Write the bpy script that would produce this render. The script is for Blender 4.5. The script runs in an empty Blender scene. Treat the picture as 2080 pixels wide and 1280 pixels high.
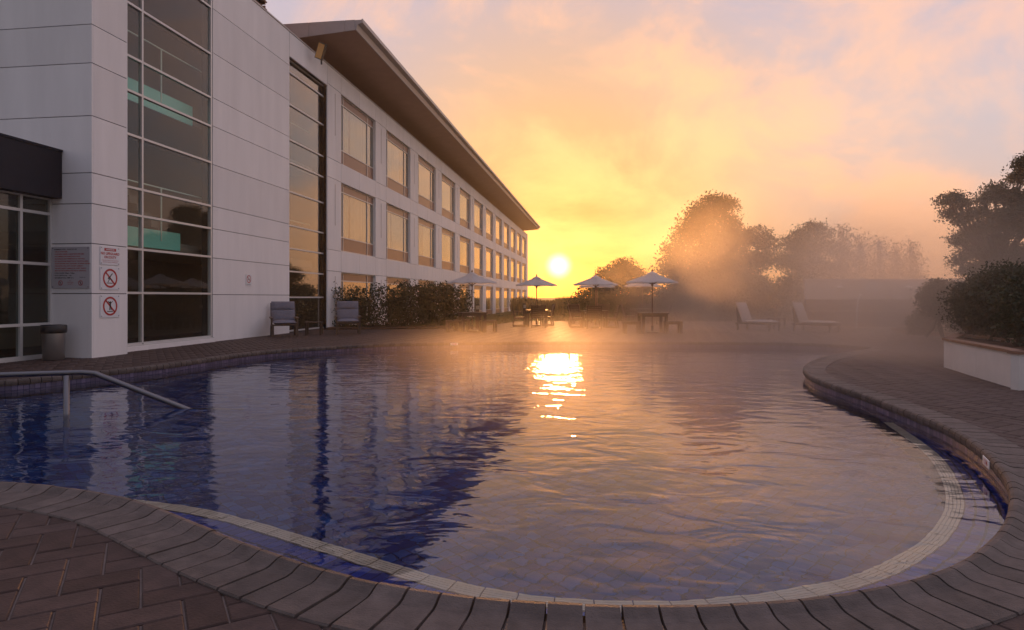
import bpy, math, random
import numpy as np
from mathutils import Vector, Matrix
random.seed(7); RNG = np.random.default_rng(7)
scn = bpy.context.scene
col = scn.collection

# ------------------------------------------------------------------ camera
F, CX, HY, H = 1300.0, 1040.0, 604.0, 1.3          # focal length, centre and horizon in photo pixels, eye height
A = math.atan(180/1300); CA, SA = math.cos(A), math.sin(A)
cam = bpy.data.cameras.new('camera'); cam_o = bpy.data.objects.new('camera', cam); col.objects.link(cam_o)
cam.sensor_width = 36; cam.sensor_fit = 'HORIZONTAL'; cam.lens = F/2080*36
cam.shift_y = -36/2080; cam.clip_start = 0.05; cam.clip_end = 4000
cam_o.location = (0, 0, H); cam_o.rotation_euler = (math.pi/2, 0, A)
scn.camera = cam_o

def c2w(x, zc, z=0.0): return Vector((x*CA - zc*SA, x*SA + zc*CA, z))
def ground(px, py, z=0.0):
    zc = F*(H-z)/(py-HY); return c2w((px-CX)/F*zc, zc, z)
def atd(px, py, zc): return c2w((px-CX)/F*zc, zc, H + (HY-py)/F*zc)

# ------------------------------------------------------------------ sky, sun, exposure
S = (Vector((-SA, CA, 0))*F + Vector((CA, SA, 0))*95 + Vector((0, 0, 1))*64).normalized()
world = bpy.data.worlds.new('World'); scn.world = world; world.use_nodes = True
wn, wl = world.node_tree.nodes, world.node_tree.links
wn.clear()
def N(nodes, t, **kw):
    n = nodes.new(t)
    for k, v in kw.items():
        if k.startswith('i_'):
            key = k[2:]; key = int(key) if key.isdigit() else key.replace('_', ' ')
            n.inputs[key].default_value = v
        else: setattr(n, k, v)
    return n
def ramp(nodes, stops, interp='LINEAR'):
    r = nodes.new('ShaderNodeValToRGB'); r.color_ramp.interpolation = interp
    e = r.color_ramp.elements
    while len(e) < len(stops): e.new(0.5)
    for k, (p, c) in enumerate(stops):
        e[k].position = p; e[k].color = (c[0], c[1], c[2], 1)
    return r
tc = N(wn, 'ShaderNodeTexCoord')
dot = N(wn, 'ShaderNodeVectorMath', operation='DOT_PRODUCT'); dot.inputs[1].default_value = S
wl.new(tc.outputs['Generated'], dot.inputs[0])
ac = N(wn, 'ShaderNodeMath', operation='ARCCOSINE'); wl.new(dot.outputs['Value'], ac.inputs[0])
an = N(wn, 'ShaderNodeMath', operation='DIVIDE'); an.inputs[1].default_value = math.pi; wl.new(ac.outputs[0], an.inputs[0])
# mist lit by the low sun, and the clearer lavender air between the banks
mist = ramp(wn, [(0.0, (2.2, .95, .30)), (.03, (1.50, .60, .18)), (.075, (1.18, .565, .24)), (.14, (.94, .53, .33)),
                 (.24, (.79, .50, .42)), (.40, (.78, .62, .57)), (.55, (.58, .49, .48)), (.75, (.32, .30, .33)), (1.0, (.22, .22, .26))])
gap = ramp(wn, [(0.0, (1.2, .50, .13)), (.03, (.74, .31, .085)), (.075, (.74, .41, .20)), (.14, (.56, .44, .43)),
                (.24, (.50, .455, .52)), (.40, (.55, .51, .56)), (.55, (.45, .43, .47)), (.75, (.28, .28, .33)), (1.0, (.20, .21, .27))])
for r in (mist, gap): wl.new(an.outputs[0], r.inputs[0])
mp = N(wn, 'ShaderNodeMapping'); mp.inputs['Scale'].default_value = (1, 1, 1.5); mp.inputs['Location'].default_value = (.37, .2, .1)
wl.new(tc.outputs['Generated'], mp.inputs[0])
nz = N(wn, 'ShaderNodeTexNoise', i_Scale=3.9, i_Detail=10.0, i_Roughness=.58, i_Distortion=.45); wl.new(mp.outputs[0], nz.inputs['Vector'])
nr = N(wn, 'ShaderNodeMapRange'); nr.inputs[1].default_value = .39; nr.inputs[2].default_value = .63; nr.interpolation_type = 'SMOOTHSTEP'
wl.new(nz.outputs[0], nr.inputs[0])
mx = N(wn, 'ShaderNodeMix', data_type='RGBA'); wl.new(nr.outputs[0], mx.inputs[0]); wl.new(mist.outputs[0], mx.inputs[6]); wl.new(gap.outputs[0], mx.inputs[7])
sx = N(wn, 'ShaderNodeSeparateXYZ'); wl.new(tc.outputs['Generated'], sx.inputs[0])      # redder low down, bluer overhead
el = ramp(wn, [(0.0, (1, .74, .52)), (.10, (1, .87, .76)), (.24, (1, 1, 1)), (.55, (.86, .91, 1.12))]); wl.new(sx.outputs['Z'], el.inputs[0])
em = N(wn, 'ShaderNodeMix', data_type='RGBA', blend_type='MULTIPLY'); em.inputs[0].default_value = 1; wl.new(mx.outputs[2], em.inputs[6]); wl.new(el.outputs[0], em.inputs[7])
core = N(wn, 'ShaderNodeMapRange'); core.inputs[1].default_value = -.004; core.inputs[2].default_value = .025; core.inputs[3].default_value = 1; core.inputs[4].default_value = 0
core.interpolation_type = 'SMOOTHSTEP'; wl.new(ac.outputs[0], core.inputs[0])
cs = N(wn, 'ShaderNodeMix', data_type='RGBA', blend_type='MIX'); wl.new(core.outputs[0], cs.inputs[0]); wl.new(em.outputs[2], cs.inputs[6]); cs.inputs[7].default_value = (3.6, 2.9, 1.7, 1)
sky = N(wn, 'ShaderNodeTexSky', sky_type='NISHITA'); sky.sun_disc = False; sky.sun_elevation = math.asin(S.z); sky.sun_rotation = math.atan2(S.x, S.y)
bg1 = N(wn, 'ShaderNodeBackground', i_Strength=.02); wl.new(sky.outputs[0], bg1.inputs[0])
bg2 = N(wn, 'ShaderNodeBackground', i_Strength=.93); wl.new(cs.outputs[2], bg2.inputs[0])
ad = N(wn, 'ShaderNodeAddShader'); wl.new(bg1.outputs[0], ad.inputs[0]); wl.new(bg2.outputs[0], ad.inputs[1])
wo = N(wn, 'ShaderNodeOutputWorld'); wl.new(ad.outputs[0], wo.inputs[0])

sun = bpy.data.lights.new('sun', 'SUN'); sun.energy = 3.2; sun.angle = math.radians(5.0); sun.color = (1, .43, .13)
sun_o = bpy.data.objects.new('sun', sun); col.objects.link(sun_o); sun_o.rotation_euler = S.to_track_quat('Z', 'Y').to_euler()
scn.view_settings.view_transform = 'Standard'; scn.view_settings.look = 'None'
scn.view_settings.exposure = .3; scn.view_settings.gamma = 1; scn.view_settings.use_curve_mapping = False
cy = scn.cycles
cy.use_denoising = True; cy.max_bounces = 10; cy.diffuse_bounces = 3; cy.glossy_bounces = 4; cy.transmission_bounces = 6
cy.transparent_max_bounces = 12; cy.volume_bounces = 1; cy.sample_clamp_indirect = 6; cy.volume_step_rate = 1.5; cy.volume_max_steps = 128

# ------------------------------------------------------------------ materials
def mat(name, base, rough=.6, spec=.5, metal=0, var=0.0, vscale=4.0, bump=0.0, bscale=60.0, island=0.0, coord='Object', tint=None, stretch=None):
    m = bpy.data.materials.new(name); m.use_nodes = True
    n, l = m.node_tree.nodes, m.node_tree.links
    b = n['Principled BSDF']; b.inputs['Roughness'].default_value = rough; b.inputs['Metallic'].default_value = metal
    b.inputs['Specular IOR Level'].default_value = spec
    b.inputs['Base Color'].default_value = (*base, 1)
    t = N(n, 'ShaderNodeTexCoord'); src = None
    if var or island:
        v1 = N(n, 'ShaderNodeTexNoise', i_Scale=vscale, i_Detail=6.0, i_Roughness=.6); 
        if stretch:
            ms = N(n, 'ShaderNodeMapping'); ms.inputs['Scale'].default_value = stretch; l.new(t.outputs[coord], ms.inputs[0]); l.new(ms.outputs[0], v1.inputs['Vector'])
        else: l.new(t.outputs[coord], v1.inputs['Vector'])
        mr = N(n, 'ShaderNodeMapRange'); mr.inputs[1].default_value = .3; mr.inputs[2].default_value = .7
        mr.inputs[3].default_value = 1-var; mr.inputs[4].default_value = 1+var; l.new(v1.outputs[0], mr.inputs[0])
        fac = mr.outputs[0]
        if island:
            g = N(n, 'ShaderNodeNewGeometry'); oi = N(n, 'ShaderNodeObjectInfo')
            a = N(n, 'ShaderNodeMath', operation='ADD'); l.new(g.outputs['Random Per Island'], a.inputs[0]); l.new(oi.outputs['Random'], a.inputs[1])
            fr = N(n, 'ShaderNodeMath', operation='FRACT'); l.new(a.outputs[0], fr.inputs[0])
            m2 = N(n, 'ShaderNodeMapRange'); m2.inputs[3].default_value = 1-island; m2.inputs[4].default_value = 1+island; l.new(fr.outputs[0], m2.inputs[0])
            mu = N(n, 'ShaderNodeMath', operation='MULTIPLY'); l.new(fac, mu.inputs[0]); l.new(m2.outputs[0], mu.inputs[1]); fac = mu.outputs[0]
        colr = None
        if tint:
            tm = N(n, 'ShaderNodeMix', data_type='RGBA'); tm.inputs[6].default_value = (*base, 1); tm.inputs[7].default_value = (*tint, 1)
            if island: l.new(fr.outputs[0], tm.inputs[0])
            else: l.new(v1.outputs[0], tm.inputs[0])
            colr = tm.outputs[2]
        vm = N(n, 'ShaderNodeVectorMath', operation='SCALE')
        if colr: l.new(colr, vm.inputs[0])
        else: vm.inputs[0].default_value = base
        l.new(fac, vm.inputs['Scale']); l.new(vm.outputs[0], b.inputs['Base Color'])
    if bump:
        v2 = N(n, 'ShaderNodeTexNoise', i_Scale=bscale, i_Detail=5.0); l.new(t.outputs[coord], v2.inputs['Vector'])
        bp = N(n, 'ShaderNodeBump', i_Strength=bump, i_Distance=.01); l.new(v2.outputs[0], bp.inputs['Height']); l.new(bp.outputs[0], b.inputs['Normal'])
    return m
def glass_mat(name, tintc, ior=1.6, rough=0.0):
    m = bpy.data.materials.new(name); m.use_nodes = True; n, l = m.node_tree.nodes, m.node_tree.links; n.clear()
    tr = N(n, 'ShaderNodeBsdfTransparent'); tr.inputs[0].default_value = (*tintc, 1)
    gl = N(n, 'ShaderNodeBsdfGlossy', i_Roughness=rough); gl.inputs[0].default_value = (.95, .95, .95, 1)
    lw_ = N(n, 'ShaderNodeLayerWeight', i_Blend=.5); f0 = ((ior-1)/(ior+1))**2      # Schlick, the same from both sides of the pane
    p5 = N(n, 'ShaderNodeMath', operation='POWER'); p5.inputs[1].default_value = 4.5; l.new(lw_.outputs['Facing'], p5.inputs[0])
    fr = N(n, 'ShaderNodeMath', operation='MULTIPLY_ADD'); fr.inputs[1].default_value = 1-f0; fr.inputs[2].default_value = f0; l.new(p5.outputs[0], fr.inputs[0])
    t = N(n, 'ShaderNodeTexCoord'); ge = N(n, 'ShaderNodeNewGeometry'); w = N(n, 'ShaderNodeTexNoise', i_Scale=.45, i_Detail=1.0); l.new(ge.outputs['Position'], w.inputs['Vector'])
    bp = N(n, 'ShaderNodeBump', i_Strength=.10, i_Distance=.05); l.new(w.outputs[0], bp.inputs['Height'])
    l.new(bp.outputs[0], gl.inputs['Normal'])
    mx = N(n, 'ShaderNodeMixShader'); l.new(fr.outputs[0], mx.inputs[0]); l.new(tr.outputs[0], mx.inputs[1]); l.new(gl.outputs[0], mx.inputs[2])
    o = N(n, 'ShaderNodeOutputMaterial'); l.new(mx.outputs[0], o.inputs[0]); return m
def leaf_mat(name, c1, c2, trans=.35):
    m = bpy.data.materials.new(name); m.use_nodes = True; n, l = m.node_tree.nodes, m.node_tree.links; n.clear()
    g = N(n, 'ShaderNodeNewGeometry')
    r = ramp(n, [(0, c1), (1, c2)]); l.new(g.outputs['Random Per Island'], r.inputs[0])
    d = N(n, 'ShaderNodeBsdfDiffuse'); t = N(n, 'ShaderNodeBsdfTranslucent'); gl = N(n, 'ShaderNodeBsdfGlossy', i_Roughness=.45)
    gl.inputs[0].default_value = (.6, .6, .6, 1)
    l.new(r.outputs[0], d.inputs[0]); l.new(r.outputs[0], t.inputs[0])
    m1 = N(n, 'ShaderNodeMixShader', i_0=trans); l.new(d.outputs[0], m1.inputs[1]); l.new(t.outputs[0], m1.inputs[2])
    m2 = N(n, 'ShaderNodeMixShader', i_0=.05); l.new(m1.outputs[0], m2.inputs[1]); l.new(gl.outputs[0], m2.inputs[2])
    o = N(n, 'ShaderNodeOutputMaterial'); l.new(m2.outputs[0], o.inputs[0]); return m

M = {}
M['panel'] = mat('painted_panel', (.78, .75, .745), .55, .3, var=.055, vscale=1.0, bump=.12, bscale=180, island=.045, stretch=(2.2, 2.2, .35))
M['panel_front'] = M['panel']
M['joint'] = mat('panel_joint', (.06, .055, .055), .8)
M['frame'] = mat('aluminium_frame', (.58, .57, .56), .4, .5, metal=.3)
M['spandrel'] = mat('brown_spandrel', (.20, .10, .075), .35, .5, var=.1, vscale=2)
M['soffit'] = mat('soffit_board', (.46, .26, .18), .55, .3, var=.06, vscale=2)
M['fascia'] = mat('metal_fascia', (.50, .44, .42), .45, .4, var=.05)
M['louvre'] = mat('brown_louvre', (.24, .14, .10), .5)
M['navy'] = mat('navy_canopy', (.010, .012, .022), .6, .2, var=.1)
M['glass'] = glass_mat('window_glass', (.80, .83, .80), 2.0)
M['glass_tower'] = glass_mat('stair_glass', (.92, .95, .93), 1.42)
M['glass_dark'] = glass_mat('tinted_glass', (.65, .70, .70), 1.5)
M['curtain'] = mat('cream_curtain', (.52, .46, .36), .9, .1, var=.08, vscale=9)
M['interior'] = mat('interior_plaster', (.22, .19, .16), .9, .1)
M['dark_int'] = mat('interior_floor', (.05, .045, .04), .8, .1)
M['teal'] = mat('teal_glass_edge', (.18, .62, .52), .3, .5)
M['post'] = mat('pale_green_post', (.62, .72, .62), .4)
M['paver'] = mat('clay_paver', (.064, .037, .031), .66, .25, var=.3, vscale=9, bump=.45, bscale=70, island=.34, tint=(.050, .033, .030))
M['mortar'] = mat('sand_joint', (.16, .13, .12), .9, .1, var=.2, vscale=20)
M['coping'] = mat('concrete_coping', (.098, .078, .071), .65, .25, var=.28, vscale=11, bump=.6, bscale=110, island=.2)
M['grout'] = mat('dark_grout', (.03, .027, .026), .9, .1)
M['tile'] = mat('blue_pool_tile', (.016, .042, .23), .45, .06, var=.25, vscale=3, island=.4, tint=(.012, .060, .21))
M['tile_bench'] = mat('cobalt_step_tile', (.022, .05, .28), .45, .12, var=.2, vscale=3, island=.3)
M['tile_wall'] = mat('waterline_tile', (.10, .085, .16), .25, .5, var=.2, vscale=3, island=.3)
M['pgrout'] = mat('pool_grout', (.010, .018, .06), .8, .1)
M['cream'] = mat('cream_step_tile', (.60, .52, .40), .6, .12, var=.08, vscale=6)
M['steel'] = mat('brushed_steel', (.17, .165, .175), .36, .5, metal=1)
M['steel_bin'] = mat('bin_steel', (.30, .29, .29), .38, .5, metal=.9)
M['black'] = mat('black_plastic', (.012, .012, .014), .45)
M['timber'] = mat('stained_timber', (.050, .026, .016), .45, .5, var=.3, vscale=7, bump=.2, bscale=40)
M['canvas'] = leaf_mat('umbrella_canvas', (.80, .74, .70), (.82, .76, .72), .5)
M['pole'] = mat('umbrella_pole', (.14, .075, .045), .45)
M['cushion'] = mat('grey_cushion', (.17, .165, .20), .9, .1, var=.1, vscale=12, bump=.3, bscale=220)
M['cushion_light'] = mat('pale_cushion', (.36, .33, .32), .9, .1, var=.08, vscale=9)
M['lawn'] = mat('lawn_grass', (.045, .06, .018), .9, .1, var=.35, vscale=2.0, bump=.6, bscale=30)
M['bark'] = mat('bark', (.06, .045, .035), .9, .1, var=.3, vscale=6, bump=.5, bscale=30)
M['soil'] = mat('soil_mulch', (.06, .035, .025), .95, .1, var=.3, vscale=8, bump=.8, bscale=25)
M['whitewall'] = mat('white_render', (.62, .58, .55), .75, .2, var=.06, vscale=3, bump=.2, bscale=60)
M['brownwall'] = mat('brown_brick_wall', (.17, .10, .08), .8, .2, var=.15, vscale=5)
M['brownpanel'] = mat('planter_capping', (.22, .13, .09), .7, .2, var=.15, vscale=5)
M['sign'] = mat('sign_white', (.70, .70, .73), .35, .4)
M['sign_grey'] = mat('sign_silver', (.42, .40, .43), .4, .4)
M['red'] = mat('sign_red', (.40, .012, .018), .5)
M['ink'] = mat('sign_ink', (.02, .018, .02), .6)
M['amber'] = mat('sunset_painted_lens', (.75, .42, .12), .12, .8)  # sunset reflection in the floodlight lens, put into its base colour
M['leaf'] = leaf_mat('leaf_green', (.040, .055, .016), (.075, .085, .030))
M['leaf_dark'] = leaf_mat('leaf_dark', (.020, .030, .012), (.050, .060, .024), .2)
M['leaf_warm'] = leaf_mat('leaf_olive', (.055, .055, .016), (.10, .085, .030))

# ------------------------------------------------------------------ helpers
def link(o, parent=None):
    col.objects.link(o)
    if parent is not None:
        o.parent = parent
        loc = parent.location if parent.type == 'EMPTY' and parent.parent is None else Vector((0, 0, 0))
        o.location = -loc if loc.length else o.location
    return o
def tag(o, label=None, cat=None, group=None, kind=None):
    if label: o['label'] = label
    if cat: o['category'] = cat
    if group: o['group'] = group
    if kind: o['kind'] = kind
    return o
def thing(name, loc, label, cat, group=None, rz=0.0):
    o = bpy.data.objects.new(name, None); col.objects.link(o); o.empty_display_size = .1
    o.location = loc; o.rotation_euler.z = rz
    return tag(o, label, cat, group)
class MB:
    def __init__(s): s.v = []; s.f = []
    def add(s, vs, fs):
        b = len(s.v); s.v += [tuple(v) for v in vs]; s.f += [tuple(b+i for i in f) for f in fs]; return s
    def box(s, x0, x1, y0, y1, z0, z1):
        x0, x1 = sorted((x0, x1)); y0, y1 = sorted((y0, y1)); z0, z1 = sorted((z0, z1))
        return s.add([(x0,y0,z0),(x1,y0,z0),(x1,y1,z0),(x0,y1,z0),(x0,y0,z1),(x1,y0,z1),(x1,y1,z1),(x0,y1,z1)],
                     [(0,3,2,1),(4,5,6,7),(0,1,5,4),(1,2,6,5),(2,3,7,6),(3,0,4,7)])
    def bar(s, p0, p1, w, h, up=(0,0,1)):
        p0, p1 = Vector(p0), Vector(p1); d = (p1-p0).normalized(); u = Vector(up)
        if abs(d.dot(u)) > .98: u = Vector((0,1,0))
        a = d.cross(u).normalized(); b = a.cross(d)
        vs = []
        for p in (p0, p1):
            for i, j in ((-1,-1),(1,-1),(1,1),(-1,1)): vs.append(p + a*(i*w/2) + b*(j*h/2))
        return s.add(vs, [(0,3,2,1),(4,5,6,7),(0,1,5,4),(1,2,6,5),(2,3,7,6),(3,0,4,7)])
    def tube(s, pts, rs, n=10, cap=True):
        pts = [Vector(p) for p in pts]; rs = rs if isinstance(rs, (list, tuple)) else [rs]*len(pts)
        b = len(s.v); prev = None
        for i, p in enumerate(pts):
            d = (pts[min(i+1, len(pts)-1)] - pts[max(i-1, 0)]).normalized()
            u = prev if prev is not None else (Vector((0,0,1)) if abs(d.z) < .9 else Vector((1,0,0)))
            a = d.cross(u); a = a.normalized() if a.length > 1e-6 else Vector((1,0,0)); u = a.cross(d).normalized(); prev = u
            for k in range(n):
                t = 2*math.pi*k/n; s.v.append(tuple(p + (a*math.cos(t) + u*math.sin(t))*rs[i]))
        for i in range(len(pts)-1):
            for k in range(n):
                k2 = (k+1) % n; s.f.append((b+i*n+k, b+i*n+k2, b+(i+1)*n+k2, b+(i+1)*n+k))
        if cap:
            s.f.append(tuple(b+k for k in reversed(range(n)))); e = b+(len(pts)-1)*n; s.f.append(tuple(e+k for k in range(n)))
        return s
    def lathe(s, prof, c=(0,0,0), n=24):
        b = len(s.v)
        for r, z in prof:
            for k in range(n):
                t = 2*math.pi*k/n; s.v.append((c[0]+r*math.cos(t), c[1]+r*math.sin(t), c[2]+z))
        for i in range(len(prof)-1):
            for k in range(n):
                k2 = (k+1) % n; s.f.append((b+i*n+k, b+i*n+k2, b+(i+1)*n+k2, b+(i+1)*n+k))
        return s
    def mesh(s, name, m, smooth=False):
        me = bpy.data.meshes.new(name); me.from_pydata(s.v, [], s.f); me.update()
        me.materials.append(m if not isinstance(m, str) else M[m])
        if smooth: me.polygons.foreach_set('use_smooth', [True]*len(me.polygons))
        return me
    def build(s, name, m, parent=None, smooth=False, local=False, bevel=0):
        o = bpy.data.objects.new(name, s.mesh(name, m, smooth))
        if local: col.objects.link(o); o.parent = parent
        else: link(o, parent)
        if bevel:
            b = o.modifiers.new('bevel', 'BEVEL'); b.width = bevel; b.segments = 2; b.limit_method = 'ANGLE'
        return o
def inst(name, me, parent, loc=(0,0,0), rz=0.0):
    o = bpy.data.objects.new(name, me); col.objects.link(o); o.parent = parent; o.location = loc; o.rotation_euler.z = rz; return o
def copy_tree(o, parent=None):
    c = o.copy(); col.objects.link(c); c.parent = parent
    for ch in o.children: copy_tree(ch, c)
    return c
def in_poly(P, X, Y):
    P = np.asarray(P); x0, y0 = P[:,0], P[:,1]; x1, y1 = np.roll(x0,-1), np.roll(y0,-1)
    X = np.asarray(X)[:,None]; Y = np.asarray(Y)[:,None]
    c = ((y0 > Y) != (y1 > Y)) & (X < (x1-x0)*(Y-y0)/(y1-y0+1e-12)+x0)
    return c.sum(1) % 2 == 1

# ================================================================== POOL
pix = [(0,989),(118,1000),(252,1022),(323,1046),(400,1081),(498,1122),(589,1155),(673,1182),(784,1208),(915,1228),(1057,1242),(1211,1250),
       (1380,1253),(1450,1252),(1602,1240),(1739,1225),(1850,1201),(1941,1174),(2018,1122),(2059,1068),(2066,1030),(2062,992),(2037,955),(2000,919),(1958,889),
       (1912,866),(1866,847),(1813,827),(1761,807),(1712,791),(1662,774),(1641,761),(1635,750),(1649,738),(1679,727),(1728,717),(1768,711),
       (1765,707),(1695,701.5),(1597,698),(1400,696),(1200,696),(1000,696.5),(880,698),(776,700.5),(649,707.5),(522,717),(337,743),(225,756),(127,766),(0,778)]
ctrl = [ground(*p) for p in pix]
ctrl += [c2w(-8.9, 9.2), c2w(-9.6, 7.6), c2w(-8.6, 6.0), c2w(-6.6, 4.9), c2w(-4.8, 4.52)]
def catmull(P, n=12):
    out = []; L = len(P)
    for i in range(L):
        p0, p1, p2, p3 = (np.array(P[(i+k-1) % L])[:2] for k in range(4))
        for t in np.linspace(0, 1, n, endpoint=False):
            out.append(.5*((2*p1)+(-p0+p2)*t+(2*p0-5*p1+4*p2-p3)*t*t+(-p0+3*p1-3*p2+p3)*t**3))
    return np.array(out)
def resample(P, step):
    Q = np.vstack([P, P[:1]]); seg = np.linalg.norm(np.diff(Q, axis=0), axis=1); s = np.concatenate([[0], np.cumsum(seg)])
    n = max(8, int(round(s[-1]/step))); t = np.linspace(0, s[-1], n, endpoint=False)
    return np.stack([np.interp(t, s, Q[:,0]), np.interp(t, s, Q[:,1])], 1)
raw = resample(catmull(ctrl), .05)
for _ in range(40): raw = (np.roll(raw,1,0)+2*raw+np.roll(raw,-1,0))/4       # take the pixel noise out of the traced kerb line
PITCH = .152
edge = resample(raw, PITCH/4)                         # four stations to a coping stone
NE = len(edge)//4*4; edge = resample(raw, PITCH/4)[:NE]
tan = np.roll(edge,-1,0)-np.roll(edge,1,0); tan /= np.linalg.norm(tan, axis=1)[:,None]
nin = np.stack([-tan[:,1], tan[:,0]], 1)              # towards the water
def off(i, d): i %= NE; return edge[i] + nin[i]*d
WZ, BZ, FZ = -.14, -.36, -1.15                        # water, bench, floor
basin = thing('pool_basin', (0, 0, 0), None, None); basin['kind'] = 'structure'
stone_d = np.array([np.hypot(*edge[4*k+2]) for k in range(NE//4)])
prof = [(.030,-.060),(.039,-.030),(.039,.0),(.031,.020),(.014,.030),(-.008,.031),(-.032,.021),(-.058,.008),(-.085,.002),(-.13,.002),(-.325,.004),(-.332,-.004),(-.332,-.055)]
order = np.argsort(stone_d); part_set = set(order[:300].tolist()); rest = MB()
for k in range(NE//4):
    vs = []; i0 = 4*k; dz = random.uniform(-.0025, .0025); g = .0055/(PITCH/4)
    for j, q in enumerate((g, 2.0, 4-g)):
        a = i0+int(q); fr = q-int(q)
        p = edge[a % NE]*(1-fr)+edge[(a+1) % NE]*fr; nn = nin[a % NE]
        vs += [(p[0]+nn[0]*u, p[1]+nn[1]*u, z+dz+.007) for u, z in prof]
    L = len(prof); fs = []
    for j in range(2):
        for m_ in range(L-1): fs.append((j*L+m_, j*L+m_+1, (j+1)*L+m_+1, (j+1)*L+m_))
    fs += [tuple(reversed(range(L))), tuple(2*L+m_ for m_ in range(L))]
    fs = [tuple(reversed(f)) for f in fs]
    if k in part_set: MB().add(vs, fs).build('coping_stone', 'coping', basin)
    else: rest.add(vs, fs)
if rest.v: rest.build('coping_run', 'coping', basin)['kind'] = 'stuff'
# shell under the coping: grout bed, wall, bench, floor
sh = MB()
for i in range(NE):
    j = i+1
    a0, a1, b0, b1 = off(i,-.32), off(j,-.32), off(i,.012), off(j,.012)
    sh.add([(*a0,-.012),(*a1,-.012),(*b1,-.012),(*b0,-.012)], [(0,1,2,3)])
sh.build('coping_bed', 'grout', basin)
anch = [((0,989),.45),((323,1046),.58),((538,1138),.73),((784,1208),.66),((1211,1250),.54),((1500,1248),.57),((1739,1225),.60),((1941,1174),.53),((2064,1035),.40),((2000,919),.34),((1866,847),.24),((1775,811),0.0),((1400,696),0.0),((225,756),0.0),((0,778),0.0)]
ai = []
for (px, py), w_ in anch:
    p = ground(px, py); ai.append((int(np.argmin(np.hypot(edge[:,0]-p.x, edge[:,1]-p.y))), w_))
ai.sort(); BW = np.interp(np.arange(NE), [q[0] for q in ai], [q[1] for q in ai], period=NE)     # width of the step along the pool edge
for _ in range(500): BW = (np.roll(BW,1)+2*BW+np.roll(BW,-1))/4
w = MB(); bn = MB()
for i in range(NE):
    j = (i+1) % NE; p, q = off(i,.0), off(j,.0); r, s_ = off(i,BW[i]), off(j,BW[j])
    w.add([(*p,-.013),(*q,-.013),(*q,FZ),(*p,FZ)], [(0,1,2,3)])
    if BW[i] > .02: bn.add([(*p,BZ),(*q,BZ),(*s_,BZ),(*r,BZ),(*r,FZ),(*s_,FZ)], [(0,1,2,3),(3,2,5,4)])
w.build('pool_wall', 'pgrout', basin); bn.build('step_bench', 'pgrout', basin)
fl = MB(); fl.add([(*p, FZ) for p in edge], [tuple(range(NE))]); fl.build('pool_floor', 'pgrout', basin)
# tiles: waterline band, bench rows, step nosing, floor
wt = MB(); bt = MB(); seglen = PITCH/4
for i in range(0, NE, 2):
    for r_ in range(4):
        z1 = -.058-r_*.078; z0 = z1-.072
        a, b = edge[i]*.96+edge[(i+2) % NE]*.04, edge[i]*.04+edge[(i+2) % NE]*.96
        na, nb = nin[i]*.006, nin[(i+2) % NE]*.006
        wt.add([(*(a+na),z0),(*(b+nb),z0),(*(b+nb),z1),(*(a+na),z1)], [(3,2,1,0)])
    if BW[i] > .2:
        w_ = BW[i]-.11; rows = 4
        for r_ in range(rows):
            d0, d1 = .012+w_*r_/rows, w_*(r_+1)/rows-.004
            j = (i+2) % NE
            a, b = off(i,d0)*.95+off(j,d0)*.05, off(i,d0)*.05+off(j,d0)*.95
            c, d = off(i,d1)*.05+off(j,d1)*.95, off(i,d1)*.95+off(j,d1)*.05
            bt.add([(*a,BZ+.005),(*b,BZ+.005),(*c,BZ+.005),(*d,BZ+.005)], [(0,1,2,3)])
wt.build('waterline_tiles', 'tile_wall', basin)['kind'] = 'stuff'
bt.build('bench_tiles', 'tile_bench', basin)['kind'] = 'stuff'
i = 0
while i < NE-6:
    if BW[i] > .12 and BW[(i+6) % NE] > .12:
        t_ = MB()
        for r_ in range(5):
            d0 = -.105+r_*.022; d1 = d0+.0185
            vs = []
            for q in (.12, 3, 5.88):
                a = i+int(q); fr = q-int(q)
                for dd, z in ((d0,BZ+.002),(d0,BZ+.018),(d1,BZ+.018),(d1,BZ+.002)):
                    p = off(a,BW[a % NE]+dd)*(1-fr)+off(a+1,BW[(a+1) % NE]+dd)*fr; vs.append((*p, z))
            t_.add(vs, [f for j in (0,4) for f in ((j+0,j+4,j+5,j+1),(j+1,j+5,j+6,j+2),(j+2,j+6,j+7,j+3))]+[(0,1,2,3),(11,10,9,8)])
        t_.build('step_tile', 'cream', basin); i += 6
    else: i += 1
inner = np.array([off(i, max(BW[i], .01)) for i in range(NE)])
TS = .105; ang = math.radians(52); ca, sa = math.cos(ang), math.sin(ang)
gx, gy = np.meshgrid(np.arange(-220, 220), np.arange(-220, 220)); gx, gy = gx.ravel()*TS, gy.ravel()*TS
tx, ty = gx*ca-gy*sa, gx*sa+gy*ca
ok = in_poly(inner, tx, ty+6-6); tx, ty = tx[ok], ty[ok]
od = np.argsort(np.hypot(tx, ty)); tx, ty = tx[od], ty[od]
hs = TS/2-.004
tm = MB().add([(-hs,-hs,0),(hs,-hs,0),(hs,hs,0),(-hs,hs,0),(-hs+.003,-hs+.003,.007),(hs-.003,-hs+.003,.007),(hs-.003,hs-.003,.007),(-hs+.003,hs-.003,.007)],
              [(0,1,5,4),(1,2,6,5),(2,3,7,6),(3,0,4,7),(4,5,6,7)]).mesh('tile', 'tile')
for x, y in zip(tx[:300], ty[:300]): inst('tile', tm, basin, (x, y, FZ+.002+random.uniform(0, .002)), ang)
ft = MB()
for x, y in zip(tx[300:], ty[300:]):
    c = [(x+(u*ca-v*sa)*hs, y+(u*sa+v*ca)*hs, FZ+.008) for u, v in ((-1,-1),(1,-1),(1,1),(-1,1))]
    ft.add(c, [(0,1,2,3)])
ft.build('floor_tiles', 'tile', basin)['kind'] = 'stuff'
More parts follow.
